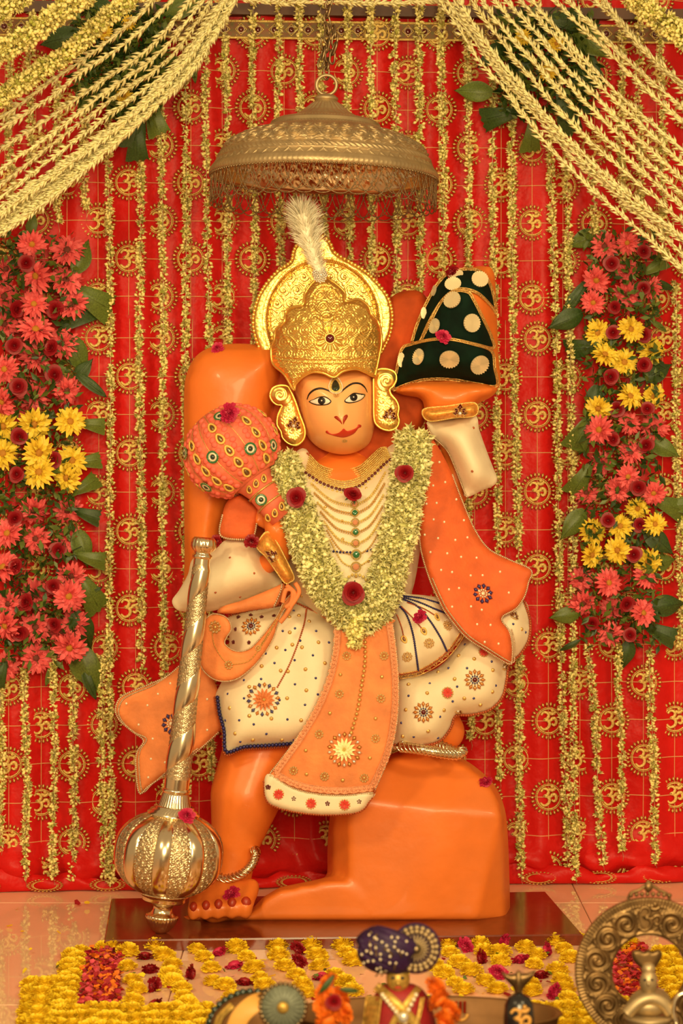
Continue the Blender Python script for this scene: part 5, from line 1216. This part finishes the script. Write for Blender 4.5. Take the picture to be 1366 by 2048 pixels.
lat('knob', [(16,754),(20,756),(20,762),(16.5,764),(17,768),(22,771),(26,777),(26.5,784),(25,792),(20,797),(0,798)], 96, M_SILVER, lambda th, z, r: r*(1-.05*np.abs(np.sin(th*9))*(z > 770*k_)))
obj('blossom', ME_CARN[0], None, P(373, 1632, -.243), (-.6, .4, .1), .0175, label='magenta blossom on the shoulder of the silver mace orb', cat='flower')

# ================================================================== CEREMONIAL UMBRELLA
ku = S(-.03)
um = thing('ceremonial_umbrella', 'engraved silver ceremonial umbrella with chain fringe hanging over the crown', 'umbrella', P(648, 350, -.03))
um.rotation_euler = (math.radians(-1.8), math.radians(1.6), 0)
def ulat(name, prof, seg, m, rad=None, parent=um, n=None):
    pr = np.array(prof, float)*ku
    if n:
        L = np.concatenate([[0], np.cumsum(np.hypot(*np.diff(pr, axis=0).T))]); t = np.linspace(0, L[-1], n); pr = np.stack([np.interp(t, L, pr[:, 0]), np.interp(t, L, pr[:, 1])], -1)
    return MB().lathe(pr, seg, 0, None, rad).build(name, m, parent, keep=False)
def dome_r(th, z, r):
    zz = z/ku; f = filigree(th*186, zz*1.3+2, 31., 2.); band = np.clip((zz-40)/3, 0, 1)*np.clip((86-zz)/4, 0, 1)
    top = np.clip((zz-116)/4, 0, 1)*np.clip((146-zz)/4, 0, 1)
    ropes = 1.2*np.clip(1-((zz-32)/5.5)**2, 0, 1)*(.5+.5*np.cos(th*110+zz*.75))+np.exp(-((zz-25.5)/1.2)**2)+.8*np.exp(-((np.abs(((th*60/(2*PI)) % 1)-.5)*2-(zz-10)/13)/.16)**2)*(zz > 9)*(zz < 24)+np.exp(-((zz-93)/1.5)**2)*(.5+.5*np.cos(th*110))+np.exp(-((zz-108)/1.5)**2)*(.5+.5*np.cos(th*100))
    leaf = np.abs(np.cos(th*14))
    return r+ku*(6.0*f*band+2.8*ropes+2.2*leaf*top)
ulat('dome', [(222,9),(219,15),(215,22),(212,30),(208,37),(200,50),(188,62),(165,75),(136,86),(120,91),(112,95),(109,103),(98,108),(64,117),(46,127),(31,140),(21,150)], 620, M_BRONZE, dome_r, n=210)
ulat('rim_band', [(222,-9),(227,-8),(229,-3),(228,4),(225,10),(220,15),(214,17)], 420, M_BRONZE, lambda th, z, r: r+ku*1.8*np.abs(np.sin(th*70))*np.clip(1-np.abs(z/ku-1)/8, 0, 1), n=24)
ulat('inner_lining', [(222,-9),(216,-6),(211,8),(207,18),(200,34),(186,52),(160,66),(110,80),(40,90),(1,92)], 420, M_SILVER, lambda th, z, r: r-ku*3.5*filigree(th*140, z/ku*1.2+5, 20.)*np.clip((z/ku-6)/4, 0, 1)*np.clip((60-z/ku)/4, 0, 1), n=60)
ulat('finial', [(21,149),(24,151),(24,155),(21,157),(18,160),(0,161)], 48, M_BRONZE)
# fringe of hanging chain loops
NL = 84
def loop_mesh(depth, span, y_r):
    mb = MB(); pts = []
    for t in np.linspace(-1, 1, 17):
        a = t*span*PI/NL; z = -depth*(1-abs(t)**2.6); pts.append((y_r*math.sin(a), -y_r*math.cos(a), z))
    q = resample(pts, .0022); return beads(MB().tube(pts, .0009, 4), q, .0014, .0028).mesh('fringe_loop', M_CHAIN)
LM = [loop_mesh(.060*.98, 5.2, 226*ku), loop_mesh(.052*.98, 4.4, 224*ku)]
for k in range(NL):
    obj('fringe_loop', LM[k % 2], um, (0, 0, -6*ku), (0, 0, 2*PI*k/NL), keep=False)
st = MB()
for k in range(NL*2):
    t = 2*PI*k/(NL*2); st.sphere((228*ku*math.cos(t), 228*ku*math.sin(t), -8*ku), .0026, 0, 6, 4)
st.build('fringe_studs', M_CHAIN, um, keep=False)
# ring and chain
MB().tube([(20*ku*math.cos(t), .0, 181*ku+20*ku*math.sin(t)) for t in np.arange(30)*PI/15], .0034, 8, closed=True).build('hanging_ring', M_BRONZE, um, keep=False)
lk = [(.0058*math.cos(t), 0, .0105*math.sin(t)+.003*np.sign(math.sin(t))) for t in np.arange(18)*PI/9]
ME_LINK = MB().tube(lk, .0024, 6, closed=True).mesh('chain_link', M_CHAIN)
def linkrow(x, z0, z1, ph, dx=0.):
    n = int((z1-z0)/.0175)
    for k in range(n+1):
        obj('chain_link', ME_LINK, um, (x+dx*math.sin(k*.9), .004*math.cos(k*.9+ph), z0+k*.0175), (.2*math.sin(k), .35*math.sin(k*1.7+ph), (k % 2)*PI/2+.5), keep=False)
linkrow(-.001, .205, .40, 0, .002); linkrow(-.012, .225, .275, 1.5, .004); linkrow(.010, .235, .29, 3., .004)

# ================================================================== FLOOR FLOWERS
def put_mari(px, py, r_, label, group, me_=None, z=0.):
    d = floor_pt(px, py, .012+z); 
    return obj('marigold', (me_ or ME_MARI[fr.randrange(3)]), None, (d.x, d.y, z+.001), (fr.uniform(-.15, .15), fr.uniform(-.15, .15), fr.uniform(0, 6.28)), r_*(d.y+D0)/FPX, label=label, cat='flower', group=group)
def HL(p): return [(a/2, 1700+b/2) for a, b in p]
def HR(p): return [(683+a/2, 1700+b/2) for a, b in p]
mar = HL([(510,395),(510,455),(530,510),(548,548),(530,590),(620,375),(655,410),(690,450),(680,485),(690,515),(730,540),(735,572),(750,602),(785,385),(815,415),(845,460),(850,512),(900,530),(930,580),(945,380),(985,415),(1015,460),(1040,500),(1060,530),(1110,375),(1115,410),(1140,455),(1185,490),(1210,525),(1235,560),(1245,370),(1270,410),(1280,452),(1340,490),(1380,515)]) \
    + HR([(5,370),(22,400),(50,430),(10,515),(45,550),(425,362),(435,397),(470,440),(520,472),(410,480),(455,520),(490,548),(375,450),(552,365),(575,395),(635,400),(640,432),(575,512),(625,545),(735,378),(780,410),(770,445),(755,525),(765,552),(855,355),(890,385),(915,420),(862,470),(880,512),(900,542),(905,580),(945,345)])
rows_ = [5, 8, 6, 5, 6, 5, 5, 8, 6, 5, 8]; k = 0
for rn, cnt in enumerate(rows_):
    for j, (a, b) in enumerate(sorted(mar[k:k+cnt], key=lambda q: q[1])):
        put_mari(a, b, 22*fr.uniform(.85, 1.12), ordw(j+1)+' marigold from the slab in the '+ordw(rn+1)+' floor row from the mace-side petal strip', 'marigold rows on the floor')
    k += cnt
for k, (a, b) in enumerate(sorted(HL([(580,410),(597,465),(612,535),(610,605),(770,487),(980,512),(1015,572),(1190,390),(1195,440)])+HR([(555,425),(795,485)]))):
    d = floor_pt(a, b, .012); obj('carnation', ME_CARNR[fr.randrange(2)], None, (d.x, d.y, .008), (-PI/2+.35*fr.uniform(-1, 1)+.5, fr.uniform(0, 6), 0), .0185, label=ordw(k+1)+' dark red blossom on the floor tiles, counted from the silver mace side', cat='flower', group='dark red blossoms between the marigold rows')
for k, (a, b) in enumerate(sorted(HL([(870,395),(935,445),(1285,492)])+HR([(495,378),(655,362),(712,425),(815,395),(625,485),(855,565)]))):
    d = floor_pt(a, b, .012); obj('carnation', ME_CARN[fr.randrange(2)], None, (d.x, d.y, .008), (-PI/2+.35*fr.uniform(-1, 1)+.5, fr.uniform(0, 6), 0), .0195, label=ordw(k+1)+' magenta blossom on the floor tiles, counted from the silver mace side', cat='flower', group='magenta blossoms between the marigold rows')
BL, BG = 'yellow marigold head in the thick border of the floor carpet', 'marigold border of the floor carpet'
bp = []
for i in range(10):
    t = i/9; bp += [(158-24*t+fr.uniform(-4, 4), 1897+108*t), (142-28*t+fr.uniform(-4, 4), 1903+104*t)]
for x in range(60, 450, 21):
    for y in (2012, 2028, 2046, 2066): bp.append((x+fr.uniform(-6, 6), y+fr.uniform(-4, 4)+(3 if x > 200 else 0)))
for x in range(1075, 1190, 21):
    for y in (2010, 2026, 2044, 2064): bp.append((x+fr.uniform(-6, 6), y+fr.uniform(-4, 4)))
for i in range(9):
    t = i/8; bp += [(1318+45*t+fr.uniform(-4, 4), 1900+120*t), (1340+48*t, 1898+118*t)]
bp += [(1243,1885),(1262,1882),(1228,1890),(1225,1990),(1245,2000),(1262,2005),(205,1890),(225,1889)]
for a, b in bp:
    sec = 'in the carpet border along the mace-side petal strip' if (a < 240 and b < 2006) else 'in the wide carpet border facing the teal fan figurine' if a < 600 else 'in the carpet border between the black stone and brass ring' if a < 1195 else 'in the carpet border seen through the brass ring'
    put_mari(a, b, 21*fr.uniform(.9, 1.15), 'yellow marigold head '+sec, 'marigolds '+sec)
for i in range(6):
    for j, x in enumerate((66, 88, 108)):
        put_mari(x+fr.uniform(-4, 4)+(i*-3), 1962+i*19+fr.uniform(-3, 3), 22*fr.uniform(.95, 1.15), 'yellow marigold head in the raised corner roll of the floor carpet', 'marigold corner roll of the floor carpet', z=.016 if j == 1 else .0)
def petals(name, quads, n, label, mats):
    pv = np.array([(-.5, 0, 0), (.5, 0, 0), (.62, .55, .16), (0, 1., .1), (-.62, .55, .16), (0, .5, .0)]); pf = np.array([(0, 1, 5), (1, 2, 5), (2, 3, 5), (3, 4, 5), (4, 0, 5)])
    L = []
    for q, m_ in quads:
        for _ in range(int(n*m_)):
            u, v = fr.random(), fr.random(); a = [(q[0][k]*(1-u)+q[1][k]*u)*(1-v)+(q[3][k]*(1-u)+q[2][k]*u)*v for k in (0, 1)]
            d = floor_pt(*a, .004); L.append((d.x, d.y, fr.uniform(.0015, .010)))
    N = len(L); ax = RNG.normal(0, .45, (N, 3)); ax[:, 2] = 1
    Rm = rand_rot(N, ax)*(RNG.uniform(.006, .012, N))[:, None, None]
    return MB().scatter((pv, pf), Rm, np.array(L), RNG.integers(0, len(mats), N)).build(name, mats, None, label=label, cat='petals', kind='stuff')
M_PET1 = mat('pink_rose_petal', (.62, .06, .10), .55, var=.3, vscale=80); M_PET2 = mat('dark_rose_petal', (.42, .015, .025), .55, var=.3, vscale=80)
petals('rose_petals', [([(172, 1898), (243, 1902), (236, 2022), (158, 2022)], 1.)], 1100, 'strip of loose pink rose petals inside the carpet edge beside the mace', [M_PET1, M_PET2, M_PET2, M_MARIO])
petals('rose_petals', [([(1222, 1888), (1290, 1890), (1320, 2020), (1230, 2020)], 1.)], 900, 'strip of loose pink rose petals seen through the brass ring', [M_PET1, M_PET2, M_PET2, M_MARIO])
petals('loose_petals', [([(240, 1905), (1160, 1900), (1190, 2020), (230, 2020)], 1.), ([(20, 1800), (210, 1800), (130, 1960), (10, 1960)], .08)], 130, 'stray marigold petals scattered on the salmon tiles', [M_MARI, M_MARI, M_LEAF2, M_ROSE])

# ================================================================== ALTAR TABLE AND THE SMALL THINGS ON IT (out of focus, close to the camera)
TZ = .12
tb = thing('altar_table', 'low dark wooden altar table carrying the small figurines', 'table', (.1, -1.7, 0))
MB().box((-.75, -2.1, TZ-.025), (.85, -1.2, TZ)).build('table_top', M_WOOD, tb, False)
for x_ in (-.72, .79):
    for y_ in (-2.07, -1.26): MB().box((x_, y_, 0), (x_+.03, y_+.03, TZ-.025)).build('leg', M_WOOD, tb, False)
YF = -1.5; sf = S(YF)
def blob_to(mb, px, py, Y, rx, ry, rz, m=0, seg=18, rings=12): s = S(Y); mb.sphere(P(px, py, Y), (rx*s, ry*s, rz*s), m, seg, rings); return mb
# -- figurine with purple turban
fg = thing('figurine', 'small gold-faced figurine in crimson robe and pearled purple turban', 'figurine', (P(800, 2000, YF).x, YF, TZ))
RO = [(700,2172),(722,2090),(735,2030),(748,1992),(770,1968),(820,1966),(850,1984),(868,2030),(880,2090),(900,2172)]
zb = lambda q: (TZ-ZC)/-S(YF)+HOR
yb_ = HOR+(ZC-TZ)/S(YF)
yb_ -= 22; RO = [(a, min(b, yb_) if b < 2170 else yb_) for a, b in RO]
o, sR, _ = pillow('robe', RO, M_ROBER, fg, Y=YF+.01, thick=.03, bulge=.035, w=60, step=7)
def band(name, pts, wd, m, off=.002, parent=fg, surf=sR):
    q = catmull(pts, 5, False); t = np.gradient(q, axis=0); t /= np.linalg.norm(t, axis=1)[:, None]; nn = np.stack([-t[:, 1], t[:, 0]], -1)
    a_ = on_surf(q-nn*wd/2, surf, off); b_ = on_surf(q+nn*wd/2, surf, off); n = len(q); c_ = on_surf(q, surf, off+.002)
    mb = MB().add(np.concatenate([a_, c_, b_]), [(r_*n+i, r_*n+i+1, (r_+1)*n+i+1, (r_+1)*n+i) for r_ in (0, 1) for i in range(n-1)])
    mb.tube(a_, .0012, 5); mb.tube(b_, .0012, 5); return mb.build(name, m, parent)
band('gold_sash', [(752,1972),(785,2000),(825,2040),(850,2085)], 15, M_ROBEG, .003); band('gold_sash', [(838,1975),(815,2005),(790,2040),(770,2085)], 10, M_ROBEG, .002)
band('gold_shawl', [(748,1992),(742,2040),(735,2100)], 30, M_ROBEG, .004); band('gold_edge', [(845,1995),(838,2030),(826,2070)], 6, M_ROBEG, .004)
for pth in ([(765,1990),(785,2015),(810,2045)], [(832,1990),(822,2010),(812,2030)]): trim('pearl_strand', pth, sR, M_PEARL, fg, 3.4, 5, off=.005)
orn('crystal_pendant', 'medp', 808, 2036, 14, sR, fg, off=.006)
mb = MB(); blob_to(mb, 807, 2035, YF-.035, 10, 6, 10); mb.build('crystal', M_GEMC, fg)
hd = blob_to(MB(), 796, 1958, YF-.005, 24, 24, 27); blob_to(hd, 796, 1966, YF-.023, 5, 7, 6)
ho = hd.build('head', M_ROBEG, fg)
for x_ in (786, 805): blob_to(MB(), x_, 1956, YF-.0205, 4.5, 2, 3).build('eye', M_BLACK, ho)
blob_to(MB(), 796, 1975, YF-.0195, 7, 2.5, 2.2).build('mouth', M_LIP, ho); blob_to(MB(), 796, 1944, YF-.019, 3, 2, 5).build('forehead_mark', M_LIP, ho)
tu = blob_to(MB(), 772, 1903, YF, 58, 46, 44, 0, 24, 16)
for k in range(9):
    a0 = -1.9+k*.42; pts = []
    for t in np.linspace(-1.3, 1.3, 14):
        x_ = 772+60*math.sin(t)*math.cos(a0*.35)+14*math.sin(a0*2); z_ = 1903+44*math.sin(a0*.45+t*.55); rr_ = math.hypot((x_-772)/58, (z_-1903)/44)
        if rr_ > .96: x_, z_ = 772+(x_-772)*.96/rr_, 1903+(z_-1903)*.96/rr_
        dpt = math.sqrt(max(0, 1-min(1, rr_)**2))
        pts.append(P(x_, z_, YF-.030*dpt))
    tu.tube(pts, .0085, 8)
to_ = tu.build('turban', M_PURPLE, fg)
prl = MB(); cord = MB()
for k in range(34):
    t = k*2.4+random.uniform(-.5, .5); r_ = math.sqrt((k+.5)/34)*random.uniform(.9, 1.02); x_, z_ = 770+57*r_*math.cos(t), 1903+44*r_*math.sin(t); dpt = math.sqrt(max(0, 1-r_*r_*.93)); blob_to(prl, x_, z_, YF-.009-.031*dpt, 2.9, 2.9, 2.9, 0, 8, 6)
    if k % 4 == 0: cord.tube([P(x_+12*u_*math.cos(t+1), z_+12*u_*math.sin(t+1)+4*u_*u_, YF-.009-.030*dpt) for u_ in np.linspace(-1, 1, 6)], .0011, 5)
prl.build('pearls', M_PEARL, to_); cord.build('gold_cords', M_BRASS, to_)
fd = MB(); XD = Matrix.Translation(P(832, 1897, YF-.012))@Matrix.Rotation(PI/2-.15, 4, 'X')
fd.lathe([(0, .001), (.024, .002), (.0315, .0), (.033, -.003), (.0315, -.006), (0, -.006)], 48, 0, XD); fo = fd.build('turban_fan', M_PURPLE, fg)
rb = MB()
for k in range(22):
    t = 2*PI*k/22; rb.tube([XD@Vector((r_*math.cos(t), r_*math.sin(t), .004)) for r_ in (.006, .013, .018)], .0011, 5)
    for r_, b_ in ((.022, .0034), (.027, .0036)): rb.sphere(XD@Vector((r_*math.cos(t+.1), r_*math.sin(t+.1), .004)), b_, 0, 6, 5)
rb.sphere(XD@Vector((0, 0, .004)), .004, 0, 8, 6); rb.build('silver_rays', M_BRONZE, fo)
# -- marigold garlands hanging on each side of it
def ball_string(pts, label, extra=()):
    root = thing('marigold_garland', label, 'garland', (P(pts[-1][0], 0, pts[-1][2]).x, pts[-1][2], TZ))
    for x_, y_, Y_, r_ in pts: obj('marigold', ME_MARIO[fr.randrange(2)], root, P(x_, y_+r_*.3, Y_), (.9, fr.uniform(-.3, .3), fr.uniform(0, 6)), r_*S(Y_)*1.05)
    for x_, y_, Y_, r_ in extra: obj('rose', ME_ROSE[0], root, P(x_, y_, Y_), (0, fr.uniform(0, 6), 0), r_*S(Y_))
    return root
ball_string([(866,1975,YF-.01,25),(884,1999,YF-.02,24),(893,2020,YF-.025,26),(882,2046,YF-.03,27),(888,2075,YF-.035,26),(880,2105,YF-.035,26),(884,2135,YF-.035,26)], 'orange marigold garland beside the purple turban figurine')
g2 = ball_string([(662,1965,YF+.02,22),(648,1987,YF+.01,22),(676,1992,YF+.015,22),(650,2012,YF,24),(680,2022,YF,24),(660,2040,YF-.01,26),(668,2070,YF-.01,27),(660,2100,YF-.01,27),(664,2130,YF-.01,27)], 'orange marigold garland with dark red rose near the teal fan', [(668,2003,YF-.02,17)])
obj('leaf', ME_LEAF['slim'][0], g2, P(640, 1985, YF-.01), (0, .7, 0), .030); obj('leaf', ME_LEAF['slim'][0], g2, P(680, 1978, YF-.01), (0, 1.7, 0), .026)
# -- second figurine: brown-gold turban with teal fan
f2 = thing('figurine', 'small figurine in brown and gold turban with a pleated teal fan', 'figurine', (P(500, 2000, YF).x, YF, TZ))
o, s2, p2 = pillow('turban', [(414,yb_-40),(416,2052),(430,2020),(455,1998),(490,1984),(530,1985),(560,2010),(580,2060),(585,yb_-40)], M_COPPER, f2, Y=YF+.02, thick=.05, bulge=.04, w=55, step=7)
beads(MB(), on_surf(catmull([(416,2052),(430,2020),(455,1998),(490,1984),(530,1985)], 4, False), s2, .004), .0055, .0095).build('dark_scallops', M_GEMD, f2)
band('gold_wrap', [(465,2075),(480,2035),(505,2010),(530,2000)], 34, M_OMGOLD, .003, f2, s2); band('gold_wrap', [(430,2070),(440,2035),(465,2010)], 10, M_ROBEG, .003, f2, s2)
XD = Matrix.Translation(P(566, 2014, YF-.02))@Matrix.Rotation(PI/2-.1, 4, 'X')
fd = MB(); n = 40
fd.lathe([(0, .003), (.010, .004), (.028, .002), (.028, -.004), (0, -.004)], 80, 0, XD, lambda th, z, r: r*(1+.0*th)); 
fo = fd.build('teal_fan', M_TEAL, f2)
pl2 = MB()
for k in range(24):
    t = 2*PI*k/24; pl2.tube([XD@Vector((r_*math.cos(t), r_*math.sin(t), .0045)) for r_ in (.009, .018, .027)], [.0006, .001, .0014], 5)
pl2.build('fan_pleats', M_TEAL, fo)
ed = MB()
for k in range(30):
    t = 2*PI*k/30; ed.sphere(XD@Vector((.0295*math.cos(t), .0295*math.sin(t), 0)), .0034, 0, 7, 5)
ed.build('dark_bead_edge', M_CHAIN, fo); MB().sphere(XD@Vector((0, 0, .006)), (.008, .005, .008), 0, 12, 8).build('gold_centre', M_ROBEG, fo)
# -- copper basin, black stone with om, cobra hood
bx, bY = P(850, 2000, -1.33).x, -1.33
ba = thing('basin', 'wide shallow copper basin behind the purple turban figurine', 'basin', (bx, bY, TZ))
XB = Matrix.Translation((bx, bY, TZ))@Matrix.Diagonal((1, .45, .73, 1))
MB().lathe([(0, .0), (.12, .0), (.16, .012), (.182, .045), (.188, .076), (.192, .078), (.190, .082), (.183, .079), (.176, .048), (.154, .018), (.12, .007), (0, .006)], 120, 0, XB).build('bowl', M_COPPER, ba)
tr = MB(); pb = P(921, 2010, -1.26); pb = Vector((pb.x, bY+.45*math.sqrt(.178**2-(pb.x-bx)**2)-.006, TZ+.043))
for dx in (-1, 0, 1): tr.tube([pb+Vector((dx*.006, 0, .012)), pb+Vector((dx*.006, 0, -.004))], .0022, 6, 1)
tr.tube([pb+Vector((.010*math.cos(t), 0, -.006+.009*math.sin(t))) for t in np.linspace(PI, 2*PI, 10)], .0022, 6, 0)
tr.build('trident_mark', [M_OMGOLD, M_LIP], ba)
ls_ = thing('lingam_stone', 'rounded black stone painted with a gold om', 'stone', (P(1038, 2040, -1.56).x, -1.56, TZ+.007))
yl = -1.56; pc_ = P(1038, 2035, yl)
lm = MB(); hh = pc_.z-(TZ+.007)
lm.lathe([(0.0, hh+.031), (.008, hh+.030), (.014, hh+.026), (.0185, hh+.017), (.020, hh), (.020, .0)], 32, 0, Matrix.Translation((pc_.x, yl, TZ+.007))); lm.build('stone', M_STONE, ls_)
om_tubes(MB(), .026, .0028, X=Matrix.Translation((pc_.x, yl-.0195, pc_.z+.002))).build('om_mark', M_OMGOLD, ls_)
cb = thing('cobra_hood', 'small brass cobra hood rising behind the black stone', 'cobra', (P(1038, 2040, -1.5).x, -1.5, TZ+.007))
pillow('hood', [(1003,1944),(1018,1948),(1037,1946),(1055,1946),(1071,1941),(1062,1960),(1048,1976),(1043,2000),(1043,2060),(1030,2060),(1030,2000),(1026,1976),(1012,1960)], M_BRASS, cb, Y=-1.5, thick=.006, bulge=.006, w=14, step=4)
MB().tube([P(1037, 2095, -1.5), P(1037, 2030, -1.5), P(1037, 1975, -1.506), P(1037, 1943, -1.512)], [.006, .005, .004, .003], 8).build('body', M_BRASS, cb)
# -- brass ring (prabhavali) with om, scrolls and crest; bust in front of it
YR = -1.3; kr = S(YR)
pr = thing('brass_ring', 'round brass aureole ring embossed with om and scrolls', 'ring', (P(1297, 0, YR).x, YR, TZ))
XR = Matrix.Translation(P(1297, 1942, YR))
nt_, nr = 420, 40; th = np.linspace(0, 2*PI, nt_, endpoint=False); rr2 = np.linspace(73, 146, nr); TH, RR = np.meshgrid(th, rr2, indexing='ij')
v_ = (RR-73)/73
h = .0016*np.exp(-((v_-.06)/.03)**2)+.002*np.exp(-((v_-.80)/.025)**2)+np.where(v_ > .83, .0022*np.abs(np.sin(TH*66)), 0)
an = (TH*14/(2*PI)); cx_ = (np.floor(an)+.5); lr = np.hypot((an-cx_)*49, (RR-106))/22; lt = np.arctan2(RR-106, (an-cx_)*49)*np.where(np.floor(an) % 2 == 0, 1, -1)
scr = np.exp(-(((lt/(2*PI)+lr*1.35) % 1-.5)/.2)**2)*(lr < 1.1)+.7*np.exp(-((lr-1.2)/.1)**2)
omz = np.exp(-((((TH-PI/2+PI) % (2*PI)-PI)/.2)**4)); h = h+.0042*scr*(v_ > .1)*(v_ < .77)*(1-omz)
Rw = RR+np.where(v_ > .99, 1.5*np.abs(np.sin(TH*66)), 0)
Fr = np.stack([Rw*kr*np.cos(TH), -.004-h, Rw*kr*np.sin(TH)], -1); Bk = np.stack([Rw*kr*np.cos(TH), .004+0*h, Rw*kr*np.sin(TH)], -1)
V = np.concatenate([Fr.reshape(-1, 3), Bk.reshape(-1, 3)]); n = nt_*nr; i = np.arange(nt_)[:, None]; j = np.arange(nr-1)[None]; i2 = (i+1) % nt_
F1 = np.stack([i*nr+j, i*nr+j+1, i2*nr+j+1, i2*nr+j], -1).reshape(-1, 4); ii = np.arange(nt_); i3 = (ii+1) % nt_
F = np.concatenate([F1[:, ::-1], F1+n, np.stack([ii*nr, n+ii*nr, n+i3*nr, i3*nr], -1), np.stack([ii*nr+nr-1, i3*nr+nr-1, n+i3*nr+nr-1, n+ii*nr+nr-1], -1)])
MB().add(V, F, 0, XR).build('ring_plate', M_BRASS, pr)
om_tubes(MB(), 46*kr, .0036, X=Matrix.Translation(P(1300, 1838, YR-.0055)), flat=.9).build('om_relief', M_BRASS, pr)
cr_ = MB()
cr_.tube(Pn(*catmull([(1256,1800),(1262,1786),(1278,1780),(1290,1772),(1297,1764),(1306,1772),(1318,1780),(1334,1788),(1340,1802)], 3, False).T, YR), .0022, 6)
cr_.sphere(P(1297, 1774, YR), (.0065, .005, .0075), 0, 12, 8)
for x_ in range(1262, 1340, 11): cr_.sphere(P(x_, 1794-6*math.cos((x_-1297)/40), YR), .0034, 0, 8, 6)
cr_.build('crest', M_BRASS, pr)
MB().box(tuple(P(1240, 0, YR))[:1]+(YR-.012, TZ), tuple(P(1354, 0, YR))[:1]+(YR+.012, TZ+.012)).build('foot', M_BRASS, pr)
YB = -1.36; kb = S(YB)
bu = thing('bust', 'small silver bust under a cobra hood standing before the brass ring', 'bust', (P(1298, 0, YB).x, YB, TZ))
bm_ = MB(); zt2 = P(0, 2030, YB).z; xb = P(1296, 0, YB).x
bm_.lathe([(0, 0), (.042, 0), (.044, .01), (.034, .02), (.031, zt2-TZ-.006), (.034, zt2-TZ-.004), (.034, zt2-TZ), (0, zt2-TZ)], 72, 0, Matrix.Translation((xb, YB, TZ)), lambda th, z, r: r*(1-.03*np.abs(np.sin(th*16))*(z < zt2-TZ-.01)))
bm_.build('fluted_pedestal', M_BRONZE, bu)
sh = MB()
for k in range(4): 
    q = catmull([(1254+k*4, 2027-k*3), (1275, 2006-k*3), (1300, 1996-k*3), (1325, 2005-k*3), (1342-k*4, 2026-k*3)], 5, False); sh.tube(Pn(q[:, 0], q[:, 1], YB-.012+k*.006), .0095, 8)
blob_to(sh, 1298, 2012, YB, 40, 24, 20); sh.build('shoulders', M_BRONZE, bu)
hd = blob_to(MB(), 1297, 1965, YB-.004, 18, 17, 26); blob_to(hd, 1297, 1968, YB-.016, 4, 5, 6); blob_to(hd, 1297, 1938, YB, 14, 14, 14); blob_to(hd, 1297, 1990, YB, 13, 12, 12)
ho = hd.build('head', M_BRONZE, bu)
for x_ in (1290, 1304): blob_to(MB(), x_, 1960, YB-.0145, 3.5, 2, 2.5).build('eye', M_BLACK, ho)
pillow('hood', [(1264,1903),(1275,1899),(1288,1903),(1296,1899),(1304,1903),(1316,1899),(1324,1905),(1322,1918),(1310,1938),(1304,1952),(1288,1952),(1282,1938),(1266,1920)], M_BRASS, bu, Y=YB+.004, thick=.006, bulge=.005, w=10, step=3.5)
ah = MB(); q = catmull([(1352,2046),(1347,2025),(1350,2002),(1362,1988),(1380,1984)], 4, False); ah.tube(Pn(q[:, 0], q[:, 1], YB-.02), .0036, 8); bl_ = P(1352, 2046, YB-.02)
ah.tube([bl_, (bl_.x, bl_.y, TZ+.003)], .0036, 8); ah.sphere((bl_.x, bl_.y, TZ+.004), (.012, .012, .004), 0, 12, 6)
pe = P(1380, 1984, YB-.02); ah.tube([pe, (pe.x+.012, pe.y, pe.z-.03), (pe.x+.016, pe.y, TZ+.005)], .0036, 8)
ah.build('bell_handle', M_SILVER, None, label='curved polished brass handle beside the small bust', cat='handle')
